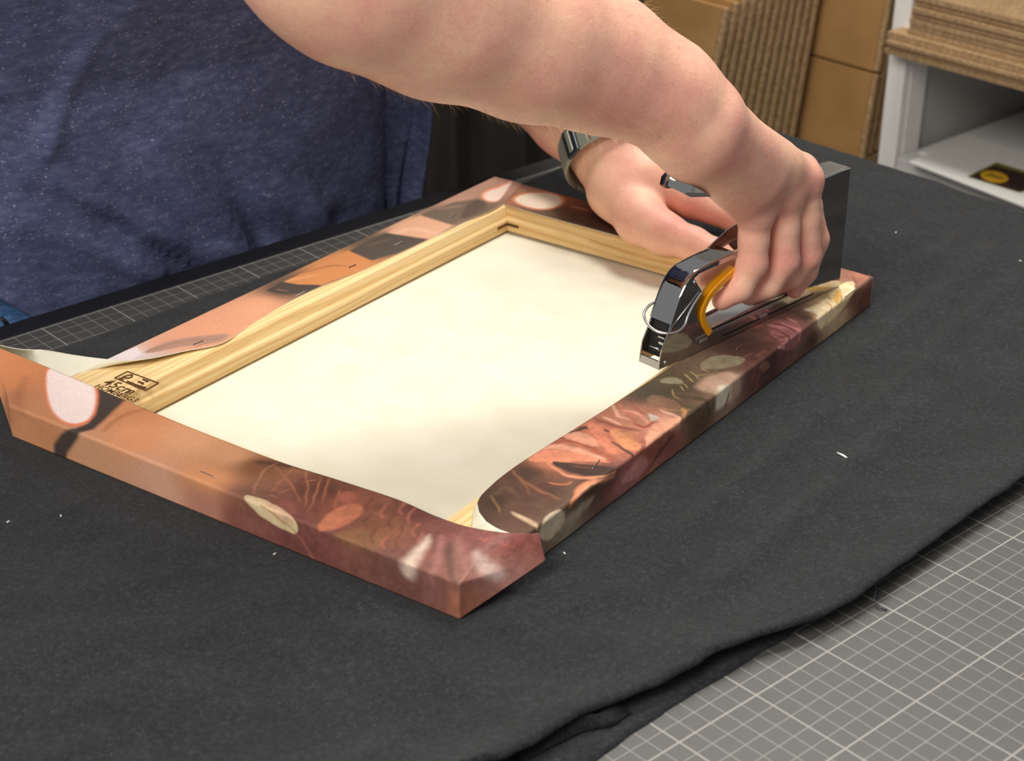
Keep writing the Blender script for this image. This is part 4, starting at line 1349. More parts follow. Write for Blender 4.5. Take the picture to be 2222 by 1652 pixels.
def limb(a, b, ra, rb, k=0.8, flat=None):
    """Union a tapered limb into the field; k = blend width, flat = (axis, factor)."""
    a, b = np.asarray(a, float), np.asarray(b, float)
    R = max(ra, rb) + k + 1.0
    lo, hi = np.minimum(a, b) - R, np.maximum(a, b) + R
    i0, i1 = np.searchsorted(gx, lo[0]), np.searchsorted(gx, hi[0])
    j0, j1 = np.searchsorted(gy, lo[1]), np.searchsorted(gy, hi[1])
    k0, k1 = np.searchsorted(gz, lo[2]), np.searchsorted(gz, hi[2])
    if i1 <= i0 or j1 <= j0 or k1 <= k0:
        return
    X = (gx[i0:i1] - a[0]).astype(np.float32)[:, None, None]
    Y = (gy[j0:j1] - a[1]).astype(np.float32)[None, :, None]
    Z = (gz[k0:k1] - a[2]).astype(np.float32)[None, None, :]
    e = (b - a).astype(np.float32)
    L2 = float(e @ e) + 1e-9
    t = np.clip((X * e[0] + Y * e[1] + Z * e[2]) / L2, 0, 1)
    wx, wy, wz = X - t * e[0], Y - t * e[1], Z - t * e[2]
    d2 = wx * wx + wy * wy + wz * wz
    if flat is not None:
        n_, f_ = nrm(flat[0]), flat[1]
        c = wx * n_[0] + wy * n_[1] + wz * n_[2]
        d2 = d2 + (f_ * f_ - 1) * c * c
    d = np.sqrt(d2) - (ra + (rb - ra) * t)
    sub = FIELD[i0:i1, j0:j1, k0:k1]
    h = np.clip(k - np.abs(sub - d), 0, None) / k
    FIELD[i0:i1, j0:j1, k0:k1] = np.minimum(sub, d) - h * h * k * 0.25


def chain(pts, rs, k=0.8, flat=None):
    for i in range(len(pts) - 1):
        limb(pts[i], pts[i + 1], rs[i], rs[i + 1], k, flat)


# right arm (nearer the camera), pressing the lever
R_EL = at(735, -140, 86)
R_SH = np.array([-5.0, 56.0, 46.0])
arm = [R_SH, R_EL + (R_SH - R_EL) * 0.25, R_EL, at(800, -85, 87), at(958, 4, 89.6), at(1155, 84, 92.6), at(1304, 138, 95), at(1440, 203, 96.6), at(1520, 262, 97.6)]
chain(arm[:4], [5.6, 5.2, 5.0, 4.95], 2.0)
chain(arm[3:], [4.95, 4.62, 4.05, 3.45, 2.72, 2.45], 1.6)
WR = arm[-1]
back_n = nrm(at(1600, 330, 100) - at(1600, 330, 104) + np.array([0, 0, 2.5]))
limb(at(1475, 300, 97.5), at(1500, 330, 98.3), 1.75, 1.6, 1.2)            # heel of the hand
fing = {  # metacarpal base, knuckle, middle joint, end joint, tip   (u, v, depth, radius)
    'little': [(1500, 315, 98.2, 1.5), (1639, 464, 103.6, 1.05), (1632, 572, 104.6, 0.90), (1606, 628, 104.9, 0.74), (1566, 653, 105.2, 0.58)],
    'ring': [(1520, 303, 98.2, 1.5), (1700, 424, 104.4, 1.08), (1701, 565, 105.9, 0.92), (1667, 620, 106.3, 0.76), (1624, 641, 106.6, 0.6)],
    'middle': [(1545, 290, 98.4, 1.45), (1747, 392, 105.4, 1.05), (1748, 556, 107.4, 0.90), (1716, 600, 107.9, 0.75), (1680, 622, 108.3, 0.6)],
    'index': [(1566, 282, 99.2, 1.35), (1737, 372, 106.6, 0.98), (1768, 520, 108.8, 0.85), (1748, 590, 109.2, 0.7), (1724, 628, 109.4, 0.56)],
}
KN = []
for nm, q in fing.items():
    pts = [at(*x[:3]) for x in q]
    rs = [x[3] for x in q]
    limb(pts[0], pts[1], rs[0], rs[1] * 1.02, 1.0)
    limb(arm[-2], pts[0], 2.1, rs[0], 0.8)
    limb(WR, pts[0], 2.0, rs[0], 0.8)
for nm, q in fing.items():
    pts = [at(*x[:3]) for x in q]
    rs = [x[3] for x in q]
    mid = (pts[1] + pts[2]) / 2
    limb(pts[1], mid, rs[1] * 0.98, rs[2] * 0.98, 0.30)
    limb(mid, pts[2], rs[2] * 0.98, rs[2] * 1.02, 0.30)
    limb(pts[2], pts[3], rs[2], rs[3], 0.26)
    limb(pts[3], pts[4], rs[3], rs[4], 0.22)
    KN += [(pts[1] + nrm(CP - pts[1]) * 0.8, 1.3), (pts[2] + nrm(CP - pts[2]) * 0.7, 1.1), (pts[4], 1.2), (pts[3], 0.7)]
    b_ = pts[1] + nrm(CP - pts[1]) * 0.32 + np.array([0, 0, 0.12])
    limb(b_, b_ + (pts[2] - pts[1]) * 0.05, 0.86, 0.84, 0.55)                # knuckle bump
limb(at(1545, 285, 97.6), at(1690, 362, 103.0), 1.5, 1.1, 1.0)
limb(at(1530, 285, 97.6), at(1640, 390, 101.8), 1.7, 1.4, 1.2)
# palm fills in between metacarpals and over the lever
limb(at(1545, 300, 99.0), at(1690, 400, 105.0), 1.6, 1.2, 1.2)
# thumb closes on the far side of the lever
chain([at(1575, 275, 101.0), at(1640, 330, 106.5), at(1700, 395, 109.2), at(1745, 440, 110.2)], [1.6, 1.25, 1.0, 0.8], 0.6)
# soft bulge of the palm seen through the finger hole
chain([at(1527, 598, 106.2), at(1575, 585, 106.6), at(1640, 565, 107.0)], [0.72, 0.95, 1.0], 0.4)

# left arm: forearm under the other arm, hand flat on the frame
L_WR = at(1338, 335, 124)
L_EL = at(985, -30, 141)
L_SH = np.array([31.0, 66.0, 45.0])
chain([L_SH, L_EL + (L_SH - L_EL) * 0.3, L_EL], [5.6, 5.0, 4.4], 1.5)
chain([L_EL, at(1120, 110, 134), at(1250, 245, 128), L_WR], [4.4, 4.2, 3.3, 2.85], 1.0)
chain([L_WR, at(1395, 400, 122)], [2.75, 2.5], 1.0)
lf = {
    'index': [(1405, 380, 122.5, 1.9), (1505, 432, 120.2, 1.35), (1590, 470, 118.8, 0.98), (1640, 505, 118.2, 0.8), (1672, 535, 117.8, 0.65)],
    'middle': [(1415, 365, 123.2, 1.8), (1530, 400, 122.0, 1.3), (1620, 440, 121.0, 0.98), (1672, 478, 120.4, 0.82), (1705, 505, 120.0, 0.66)],
    'ring': [(1420, 350, 124.2, 1.7), (1540, 372, 123.6, 1.2), (1630, 412, 122.8, 0.94), (1680, 450, 122.2, 0.78), (1710, 478, 121.8, 0.64)],
    'little': [(1415, 338, 125.2, 1.6), (1535, 350, 125.2, 1.05), (1610, 385, 124.6, 0.82), (1652, 415, 124.1, 0.7), (1680, 440, 123.8, 0.58)],
}
for nm, q in lf.items():
    pts = [at(*x[:3]) for x in q]
    rs = [x[3] for x in q]
    limb(L_WR, pts[0], 2.1, rs[0], 0.7)
    limb(pts[0], pts[1], rs[0], rs[1], 0.9)
    for i in (1, 2, 3):
        limb(pts[i], pts[i + 1], rs[i], rs[i + 1], 0.28)
    KN += [(pts[1], 1.5), (pts[2], 1.0), (pts[4], 1.0)]
th = [(1345, 410, 122.2, 2.1), (1392, 476, 119.6, 1.7), (1440, 506, 118.2, 1.36), (1505, 530, 117.1, 1.05), (1550, 550, 116.5, 0.92), (1578, 564, 116.1, 0.76)]
pts = [at(*x[:3]) for x in th]
for i in range(len(th) - 1):
    limb(pts[i], pts[i + 1], th[i][3], th[i + 1][3], 0.55)
limb(L_WR, pts[0], 2.5, 2.1, 1.0)
KN += [(pts[2] + [0, -0.8, 0.8], 2.0), (pts[3], 1.3), (pts[5], 1.4)]
KN += [(at(1595, 335, 97), 1.6), (at(1440, 262, 93), 2.2), (at(1330, 215, 92.5), 2.0), (at(1640, 420, 101), 1.2)]

# trunk, neck and head (inside the clothes and above the picture)
for dx in (-6.5, 6.5):
    chain([(8 + dx, 74, -20), (9 + dx, 73, 8), (12 + dx, 67, 37)], [10.0, 10.0, 9.0], 4.0, ((0, 1, 0.15), 1.15))
chain([R_SH, (12.5, 61, 50), L_SH], [6.2, 6.5, 6.2], 4.0)
chain([(12.5, 62, 50), (12, 60, 63)], [5.6, 5.4], 2.0)
HD = np.array([12.0, 58.0, 70.0])
limb(HD + [0, 1.8, 2], HD + [0, -2.2, -0.5], 8.4, 7.6, 2.0, ((1, 0, 0), 1.12))
limb(HD + [0, -5.5, -4.5], HD + [0, -6.2, -6.5], 5.0, 3.6, 2.5)
limb(HD + [0, -9.6, 1.2], HD + [0, -11.2, -2.2], 0.7, 1.35, 0.8)
limb(HD + [-2.4, -9.2, -5.3], HD + [2.4, -9.2, -5.3], 0.55, 0.55, 0.5)
limb(HD + [-2.2, -9.0, -6.2], HD + [2.2, -9.0, -6.2], 0.6, 0.6, 0.5)
for s in (-1, 1):
    limb(HD + [s * 7.6, 0.5, -1.5], HD + [s * 8.3, 1.4, 1.8], 1.1, 1.6, 0.6, ((1, 0, 0), 2.0))


def surface_nets(D, gx, gy, gz):
    neg = D < 0
    c = neg[:-1, :-1, :-1].astype(np.uint8)
    tot = c.copy()
    for i, j, k in ((1, 0, 0), (0, 1, 0), (0, 0, 1), (1, 1, 0), (1, 0, 1), (0, 1, 1), (1, 1, 1)):
        tot += neg[i:D.shape[0] - 1 + i, j:D.shape[1] - 1 + j, k:D.shape[2] - 1 + k]
    act = (tot > 0) & (tot < 8)
    I, J, K = np.nonzero(act)
    idx = np.full(act.shape, -1, np.int32)
    idx[I, J, K] = np.arange(len(I))
    acc = np.zeros((len(I), 3))
    cnt = np.zeros(len(I))
    corners = [(0, 0, 0), (1, 0, 0), (0, 1, 0), (1, 1, 0), (0, 0, 1), (1, 0, 1), (0, 1, 1), (1, 1, 1)]
    val = [D[I + a, J + b, K + c_].astype(float) for a, b, c_ in corners]
    pos = [np.stack([gx[I + a], gy[J + b], gz[K + c_]], 1) for a, b, c_ in corners]
    for p in range(8):
        for q in range(p + 1, 8):
            if sum(abs(corners[p][m] - corners[q][m]) for m in range(3)) != 1:
                continue
            x = (val[p] < 0) != (val[q] < 0)
            t = val[p][x] / (val[p][x] - val[q][x])
            acc[x] += pos[p][x] + (pos[q][x] - pos[p][x]) * t[:, None]
            cnt[x] += 1
    V = acc / cnt[:, None]
    F = []
    for ax in range(3):
        sl0 = [slice(1, -1)] * 3
        sl1 = [slice(1, -1)] * 3
        sl0[ax] = slice(0, -1)
        sl1[ax] = slice(1, None)
        a0, a1 = neg[tuple(sl0)], neg[tuple(sl1)]
        i, j, k = np.nonzero(a0 != a1)
        fl = a0[i, j, k]
        o = [1, 1, 1]
        o[ax] = 0
        i, j, k = i + o[0], j + o[1], k + o[2]
        u, v = (ax + 1) % 3, (ax + 2) % 3
        ids = []
        for du, dv in ((0, 0), (1, 0), (1, 1), (0, 1)):
            g_ = [i, j, k]
            g_[u] = g_[u] - du
            g_[v] = g_[v] - dv
            ids.append(idx[g_[0], g_[1], g_[2]])
        f = np.stack(ids, 1)
        f[~fl] = f[~fl][:, ::-1]
        F.append(f)
    F = np.concatenate(F)
    F = F[(F >= 0).all(1)]
    return V, F


V, F = surface_nets(FIELD, gx, gy, gz)
del FIELD


def relax(V, F, it, w=0.5):
    n = len(V)
    E_ = np.concatenate([F[:, [0, 1]], F[:, [1, 2]], F[:, [2, 3]], F[:, [3, 0]]])
    E_ = np.concatenate([E_, E_[:, ::-1]])
    deg = np.bincount(E_[:, 0], minlength=n).astype(float)
    deg[deg == 0] = 1
    for _ in range(it):
        for f_ in (w, -w * 1.03):
            s = np.stack([np.bincount(E_[:, 0], weights=V[E_[:, 1], i], minlength=n) for i in range(3)], 1)
            V = V + f_ * (s / deg[:, None] - V)
    return V


V = relax(V, F, 9)
flush = np.zeros(len(V))
for c, r in KN:
    c = np.asarray(c, float)
    m = np.abs(V[:, 0] - c[0]) < 3 * r
    d2 = ((V[m] - c) ** 2).sum(1)
    flush[m] = np.maximum(flush[m], np.exp(-d2 / (r * r)))
pn = thing('person', 'person in a navy heather shirt bending over the table, both hands at the canvas edge', 'person', (10, 73, FLOOR))
col = np.ones((len(V), 4))
col[:, 0] = col[:, 1] = col[:, 2] = flush
body = mesh('body', V, F, 'skin', pn, smooth=True, col={'flush': col})

# fine hairs along the forearm
bm_n = len(body.data.vertices)
nor = np.zeros(bm_n * 3, np.float32)
body.data.vertices.foreach_get('normal', nor)
nor = nor.reshape(-1, 3)
ax0, ax1 = arm[3], arm[7]
axd = nrm(ax1 - ax0)
tpar = (V - ax0) @ axd
rad = np.linalg.norm(V - ax0 - tpar[:, None] * axd, axis=1)
cand = np.nonzero((tpar > 0) & (tpar < np.linalg.norm(ax1 - ax0)) & (rad < 6))[0]
area_w = np.where((V[cand, 0] < 17), 6.0, 1.0)
cand = rng.choice(cand, 1100, replace=False, p=area_w / area_w.sum())
HV, HF = [], []
for i in cand:
    d = nrm(nor[i] * 0.55 + axd * 0.9 + rng.normal(0, 0.25, 3) + np.array([0, 0, -0.1]))
    L = rng.uniform(0.35, 1.0)
    p0 = V[i] - nor[i] * 0.03
    p1 = p0 + d * L * 0.5
    p2 = p0 + d * L + axd * L * 0.15
    s = nrm(np.cross(d, nor[i] + 1e-6)) * 0.0085
    n0 = len(HV)
    t2 = nrm(np.cross(s, d)) * 0.0085
    HV += [p0 - s, p0 + s, p0 + t2, p1 - s * .7, p1 + s * .7, p1 + t2 * .7, p2]
    HF += [[n0, n0 + 1, n0 + 4, n0 + 3], [n0 + 1, n0 + 2, n0 + 5, n0 + 4], [n0 + 2, n0, n0 + 3, n0 + 5], [n0 + 3, n0 + 4, n0 + 6], [n0 + 4, n0 + 5, n0 + 6], [n0 + 5, n0 + 3, n0 + 6]]
ah = mesh('arm_hair', np.array(HV), HF, 'arm_hair', pn)
ah['kind'] = 'stuff'

# head hair and eyes (above the frame of the photograph)
bm = bmesh.new()
bmesh.ops.create_icosphere(bm, subdivisions=4, radius=1.0)
for v in bm.verts:
    p = v.co
    k = 1 + 0.03 * math.sin(14 * p.x + 5 * p.y) * math.sin(11 * p.z)
    v.co = Vector((p.x * 8.3 * k, p.y * 9.8 * k + 0.9, p.z * 9.4 * k + 2.0))
bmesh.ops.delete(bm, geom=[v for v in bm.verts if v.co.z < 1.5 - 0.55 * (v.co.y + 5) or v.co.y < -7.6], context='VERTS')
hv = np.array([v.co[:] for v in bm.verts]) + HD
bm.verts.index_update()
hf = [[v.index for v in f.verts] for f in bm.faces]
bm.free()
ho = mesh('hair', hv, hf, 'hair', pn, smooth=True)
md = ho.modifiers.new('thick', 'SOLIDIFY')
md.thickness = 0.006
for s in (-1, 1):
    ec = HD + [s * 2.9, -9.35, 0.2]
    b = B()
    b.tube([ec + [1.05 * q, -0.25 * math.cos(1.2 * q), 0] for q in np.linspace(-1, 1, 9)], [0.06, 0.22, 0.34, 0.40, 0.42, 0.40, 0.34, 0.22, 0.06], 12)
    e_ = b.done('eye', 'eye_white', pn, smooth=True)
    b = B()
    b.tube([ec + [0, -0.35, 0], ec + [0, -0.66, 0], ec + [0, -0.7, 0]], [0.36, 0.34, 0.2], 14)
    b.done('iris', 'iris', e_, smooth=True)
    b = B()
    b.tube([ec + [1.6 * q, 0.05 + 0.5 * q * q * (1 if q * s > 0 else 0.3), 1.35 - 0.25 * q * q] for q in np.linspace(-1, 1, 9)], [0.08, 0.2, 0.26, 0.28, 0.28, 0.28, 0.26, 0.2, 0.08], 8)
    b.done('eyebrow', 'hair', pn, smooth=True)
b = B()
b.tube([HD + [2.4 * q, -9.75 + 0.7 * q * q, -5.6 - 0.15 * q * q] for q in np.linspace(-1, 1, 13)], [0.1, 0.28, 0.4, 0.48, 0.52, 0.5, 0.48, 0.5, 0.52, 0.48, 0.4, 0.28, 0.1], 10)
b.done('mouth', 'lip', pn, smooth=True)

# ------------------------------------------------------------------ shirt
nz, na_ = 150, 300
zz = np.linspace(0, 1, nz)
th_ = np.linspace(0, 2 * math.pi, na_, endpoint=False)
cxs = np.interp(zz, [0, 0.3, 1], [10.4, 10.6, 12.5])
cys = np.interp(zz, [0, 0.3, 0.7, 1], [71.8, 71.6, 64.0, 60.5])
aw = np.interp(zz, [0, 0.3, 0.72, 0.86, 0.93, 1], [22.2, 22.2, 22.4, 22.6, 17.5, 7.0])
bw = np.interp(zz, [0, 0.3, 0.7, 0.88, 0.96, 1], [12.2, 12.3, 13.2, 12.6, 10, 7])
Zl = np.interp(zz, [0, 0.15, 1], [-4.0, 4.0, 54])
TH, ZI = np.meshgrid(th_, np.arange(nz))
ZI = ZI.astype(int)
cs, sn = np.cos(TH), np.sin(TH)
ex = 2 / 2.7
SX = cxs[ZI] + aw[ZI] * np.sign(cs) * np.abs(cs) ** ex
SY = cys[ZI] + bw[ZI] * np.sign(sn) * np.abs(sn) ** ex
SZ = Zl[ZI].copy()
front = smooth1(-sn, 0.0, 0.5)
hem = (1 - smooth1(zz[ZI], 0, 0.12)) * front
SZ += hem * (4.9 * np.exp(-((SX + 7.0) / 4.6) ** 2) + 0.15 * np.sin(SX * 0.8))
disp = 0.25 * vnoise(SX * 0.22, SZ * 0.22, 11) + 0.08 * vnoise(SX * 0.6, SZ * 0.6, 12)


def fold(u0, v0, u1, v1, amp, wd):
    global disp
    p0, p1 = ony(u0, v0, 60.0), ony(u1, v1, 60.0)
    a_, b_ = np.array([p0[0], p0[2]]), np.array([p1[0], p1[2]])
    e = b_ - a_
    t = ((SX - a_[0]) * e[0] + (SZ - a_[1]) * e[1]) / (e @ e)
    tc_ = np.clip(t, 0, 1)
    d = np.hypot(SX - a_[0] - tc_ * e[0], SZ - a_[1] - tc_ * e[1])
    disp = disp + 1.5 * amp * np.exp(-(d / wd) ** 2) * front * (0.35 + 0.65 * tc_)


fold(90, 420, 448, 592, -0.75, 0.75)
fold(120, 400, 470, 570, 0.55, 0.9)
fold(317, 340, 520, 555, 0.9, 1.3)
fold(255, 420, 430, 520, -0.35, 0.9)
fold(480, 360, 560, 520, -0.7, 1.3)
fold(560, 420, 700, 470, 0.6, 1.5)
fold(700, 440, 740, 490, -0.5, 0.9)
fold(60, 480, 330, 590, 0.5, 0.9)
fold(180, 60, 100, 330, 0.35, 0.7)
fold(15, 560, 20, 640, -0.5, 0.35)
disp = disp + 0.12 * np.sin(SX * 1.7 + SZ * 0.3) * (1 - smooth1(SZ, -2, 3))
SY = SY - disp * front
SX = SX + disp * 0.3 * np.sign(cs) * (1 - front)
SY = np.where(SZ < 6, np.maximum(SY, 58.9), SY)
V = np.stack([SX, SY, SZ], -1).reshape(-1, 3)
sh = mesh('shirt', V, grid_faces(nz, na_, wrap=True), 'shirt', pn, smooth=True)
md = sh.modifiers.new('thick', 'SOLIDIFY')
md.thickness = 0.002
md.offset = 1
sh['label'] = 'navy heather shirt with pale flecks and diagonal folds'


def sleeve(a_, b_, ra, rb, name):
    n1, n2 = 40, 48
    d = nrm(b_ - a_)
    u = nrm(np.cross(d, [0, 0, 1.0]))
    v = np.cross(d, u)
    V = []
    for i in range(n1):
        f_ = i / (n1 - 1)
        c = a_ + (b_ - a_) * f_
        for k in range(n2):
            t = 2 * math.pi * k / n2
            r = ra + (rb - ra) * f_ + 0.22 * math.sin(9 * f_ + 2 * math.sin(t * 2)) * (1 - 0.6 * f_)
            V.append(c + r * (math.cos(t) * u + math.sin(t) * v))
    o = mesh(name, np.array(V), grid_faces(n1, n2, wrap=True), 'shirt', sh, smooth=True)
    m_ = o.modifiers.new('thick', 'SOLIDIFY')
    m_.thickness = 0.003
    return o


sleeve(R_SH + nrm(R_SH - R_EL) * 5, R_EL + (R_SH - R_EL) * 0.42, 8.2, 7.0, 'sleeve')
sleeve(L_SH + nrm(L_SH - L_EL) * 5, L_EL + (L_SH - L_EL) * 0.45, 8.0, 6.6, 'sleeve')
# loose tail of the shirt hanging beyond the hip
n1, n2 = 60, 40
V = []
for i in range(n1):
    f_ = i / (n1 - 1)
    for k in range(n2):
        g_ = k / (n2 - 1)
        z = 26 - 31.5 * f_
        u_ = 835 + (108 - 45 * smooth1(f_, 0.66, 0.98)) * g_
        p = at(u_, 400, 139 + 2.0 * math.sin(g_ * 2.6) - 1.0 * g_)
        V.append([p[0] + 0.25 * math.sin(f_ * 9 + g_ * 5), p[1] + 0.4 * math.sin(g_ * 7 + f_ * 3), z + 0.3 * math.sin(g_ * 5)])
tl = mesh('shirt_tail', np.array(V), grid_faces(n1, n2), 'shirt', sh, smooth=True)
md = tl.modifiers.new('thick', 'SOLIDIFY')
md.thickness = 0.003

# jeans
nz, na_ = 60, 80
V = []
F = []
tops = np.linspace(2, -16, 16)
for i, z in enumerate(tops):
    for k in range(na_):
        t = 2 * math.pi * k / na_
        V.append([8.4 + (19.2 + 0.02 * (2 - z)) * np.sign(math.cos(t)) * abs(math.cos(t)) ** 0.8, 73.6 + 11.6 * np.sign(math.sin(t)) * abs(math.sin(t)) ** 0.8, z])
F += grid_faces(16, na_, wrap=True).tolist()
for s in (-1, 1):
    n0 = len(V)
    for i in range(40):
        f_ = i / 39
        z = -12 + (FLOOR + 6 + 12) * f_
        c = np.array([8.4 + s * (9.2 + 1.5 * f_), 73.4 - 1.5 * math.sin(f_ * 3), z])
        r = 10.4 - 3.2 * f_
        for k in range(na_):
            t = 2 * math.pi * k / na_
            V.append(c + np.array([r * 0.95 * math.cos(t), r * math.sin(t), 0]) * (1 + 0.02 * math.sin(14 * f_ + 3 * t)))
    F += (grid_faces(40, na_, wrap=True) + n0).tolist()
jn = mesh('jeans', np.array(V), F, 'denim', pn, smooth=True)
jn['label'] = 'blue denim jeans showing under the shirt hem'
p = onz(3, 712, -2.5)
b = B()
b.tube([ony(4, 690, 61.0), ony(16, 706, 61.2), ony(19, 724, 61.4), ony(17, 745, 61.6)], [0.12, 0.2, 0.2, 0.15], 8)
b.done('pocket_seam', 'black_metal', jn, smooth=True)
for s in (-1, 1):
    b = B()
    b.tube([(8.4 + s * 10.7, 76 - q, FLOOR + 3.6 - 0.06 * q) for q in np.linspace(0, 26, 12)], [2.6, 3.6, 4.0, 4.1, 4.2, 4.4, 4.6, 4.7, 4.6, 4.2, 3.5, 2.2], 16)
    b.done('shoe', 'black_metal', pn, smooth=True)

# ------------------------------------------------------------------ wristwatch on the far wrist
wa = nrm(at(1362, 425, 122.0) - at(1308, 255, 125.4))
e1 = nrm(nrm(CP - L_WR) - wa * (nrm(CP - L_WR) @ wa))
e2 = np.cross(wa, e1)
wc = at(1330, 326, 124.0)
wt = thing('wristwatch', 'grey link band wristwatch with dark glass face worn on the far wrist', 'watch', wc)
RW = 3.55
up2 = e2 if e2[2] > 0 else -e2


def wpt(ang, r, along):
    return wc + wa * along + r * (math.cos(ang) * e1 + math.sin(ang) * up2)


def wax(ang):
    return [math.cos(ang) * e1 + math.sin(ang) * up2, -math.sin(ang) * e1 + math.cos(ang) * up2, wa]


for k in range(20):
    ang = -1.15 - 0.1 + k * 2 * math.pi / 22.5 - 1.2
    if abs(((ang - 1.72 + math.pi) % (2 * math.pi)) - math.pi) < 0.5:
        continue
    B().box(wpt(ang, RW, 0), (0.15, 0.42, 1.05), wax(ang), bev=0.1).done('band_link', 'watch_band', wt)
B().box(wpt(-0.78, RW + 0.12, 0.1), (0.14, 0.62, 1.12), wax(-0.78), bev=0.1).done('clasp', 'watch_dark', wt)
B().box(wpt(-0.78, RW + 0.27, 0.1), (0.06, 0.2, 0.85), wax(-0.78), bev=0.05).done('clasp_bar', 'watch_band', wt)
for sgn in (-1, 1):
    V_ = [wpt(t, RW + 0.02, sgn * 1.08) for t in np.linspace(-2.0, 1.2, 30)]
    B().tube(V_, 0.1, 8).done('band_rim', 'watch_band', wt, smooth=True)
cs_ = B().box(wpt(1.72, RW + 0.25, 0.15), (0.45, 1.9, 2.0), wax(1.72), bev=0.32).done('watch_case', 'chrome', wt, smooth=False)
B().box(wpt(1.72, RW + 0.72, 0.15), (0.05, 1.65, 1.75), wax(1.72), bev=0.04).done('watch_glass', 'watch_glass', cs_)
B().tube([wpt(1.10, RW + 0.3, 0.6), wpt(1.05, RW + 0.34, 0.6), wpt(1.02, RW + 0.36, 0.6)], 0.3, 12).done('crown', 'chrome', cs_, smooth=True)

# ------------------------------------------------------------------ steel shelf behind the table
SXF = 92.0                                         # front plane of the shelf
pa, pb = onx(1893, 335, SXF), onx(1960, 345, SXF)
y_l, y_r = pa[1], pb[1]
zsh = pb[2]
sf = thing('steel_shelf', 'white steel shelving unit with a perforated side panel beyond the table end', 'shelf', (110, 30, FLOOR))
DEP = 45.0
ends = [(y_l + y_r) / 2 + 0.2, (y_l + y_r) / 2 - 92]
pw = abs(y_l - y_r) / 2
for ye in ends:
    for xp in (SXF + 1.6, SXF + DEP):
        b = B()
        b.box((xp, ye, (FLOOR + 62) / 2), (1.6, pw * 0.55, (62 - FLOOR) / 2), bev=0.2)
        b.box((xp + (0.9 if xp < SXF + 9 else -0.9), ye - pw * 0.45 * (1 if ye > 0 else -1), (FLOOR + 62) / 2), (1.3, 0.25, (62 - FLOOR) / 2))
        b.done('post', 'white_paint', sf)
    B().box((SXF + DEP / 2 + 1, ye - 0.6 * (1 if ye > 0 else -1), (FLOOR + 60) / 2), (DEP / 2 - 1.2, 0.15, (60 - FLOOR) / 2)).done('side_panel', 'perforated_steel', sf)
tops = [zsh, zsh + 11.3, zsh + 60, zsh - 45]
for z in tops:
    th_s = 0.7 if z == tops[1] else 1.5
    b = B()
    b.box((SXF + DEP / 2 + 1.6, (ends[0] + ends[1]) / 2, z - th_s / 2 - (0.4 if z == tops[1] else 0.0)), (DEP / 2 + 1.0, abs(ends[0] - ends[1]) / 2 - 1.3, th_s / 2), bev=0.1)
    if z != tops[1]:
        b.box((SXF + 0.3, (ends[0] + ends[1]) / 2, z - 0.9), (0.35, abs(ends[0] - ends[1]) / 2 - 1.3, 0.9), bev=0.15)
        b.box((SXF - 0.2, (ends[0] + ends[1]) / 2, z - 1.9), (0.25, abs(ends[0] - ends[1]) / 2 - 1.3, 0.5), bev=0.12)
    b.done('shelf_board', 'shelf_board', sf)
B().box((SXF + DEP + 1.2, (ends[0] + ends[1]) / 2, (FLOOR + 60) / 2), (0.15, abs(ends[0] - ends[1]) / 2 - 1, (60 - FLOOR) / 2)).done('rear_panel', 'white_paint', sf)

# cardboard sheets stacked on the upper shelf
zt_ = tops[1] - 0.35
x0 = SXF - 2.6
yl = onx(1922, 60, x0)[1]
spec = [(0.55, 0.0), (0.5, 0.3), (0.45, -0.1), (0.75, 0.1), (0.5, 0.9), (0.55, 1.2), (0.5, 0.8), (0.6, 1.3), (0.55, 1.0), (0.6, 1.4), (0.6, 1.1)]
words = ['bottom', 'second from the bottom', 'third from the bottom', 'fourth from the bottom, thickest and jutting out', 'fifth from the bottom, set back', 'sixth from the bottom, set back',
         'seventh from the bottom', 'eighth from the bottom', 'ninth from the bottom', 'second from the top', 'topmost']
z = zt_
for i, ((t_, back), wd) in enumerate(zip(spec, words)):
    Lw = 70
    b = B()
    b.box((x0 + back + 15, yl - Lw / 2 - (0.2 if i < 4 else 2.0) + 0.15 * random.uniform(-1, 1), z + t_ / 2), (15, Lw / 2, t_ / 2 - 0.02), [[1, 0.004 * (i % 3 - 1), 0], [-0.004 * (i % 3 - 1), 1, 0], [0, 0, 1]], bev=0.04)
    o = b.done('cardboard_sheet', 'cardboard_edge', loc=(x0 + back + 15, yl - Lw / 2, z))
    tag(o, 'brown cardboard sheet, ' + wd + ' in the shelf stack', 'cardboard', 'cardboard sheets stacked on the shelf')
    z += t_

# envelope with a printed brown label, and a white board on the lower shelf
zt_ = zsh + 0.05
ev = thing('white_mailer', 'white mailer with a brown and gold printed label lying on the lower shelf', 'envelope', (SXF + 12, 38, zt_))
q = [onz(1972, 349, zt_ + 0.85), onz(2300, 476, zt_ + 0.85), onz(2420, 380, zt_ + 0.85), onz(2110, 298, zt_ + 0.85)]
b = B()
V = np.array([p_ - [0, 0, 0.3] for p_ in q] + q)
b.add(V, [[3, 2, 1, 0], [4, 5, 6, 7]] + [[i, (i + 1) % 4, 4 + (i + 1) % 4, 4 + i] for i in range(4)])
b.done('envelope_body', 'white_paper', ev, bevel=0.12)


def patch(pts, name, mat, lift):
    p_ = np.array([onz(u, v, zt_ + 0.85 + lift) for u, v in pts])
    n_ = len(p_)
    V_ = np.concatenate([p_ - [0, 0, 0.03], p_])
    return mesh(name, V_, [list(range(n_, 2 * n_)), list(range(n_))[::-1]] + [[i, (i + 1) % n_, n_ + (i + 1) % n_, n_ + i] for i in range(n_)], mat, ev)


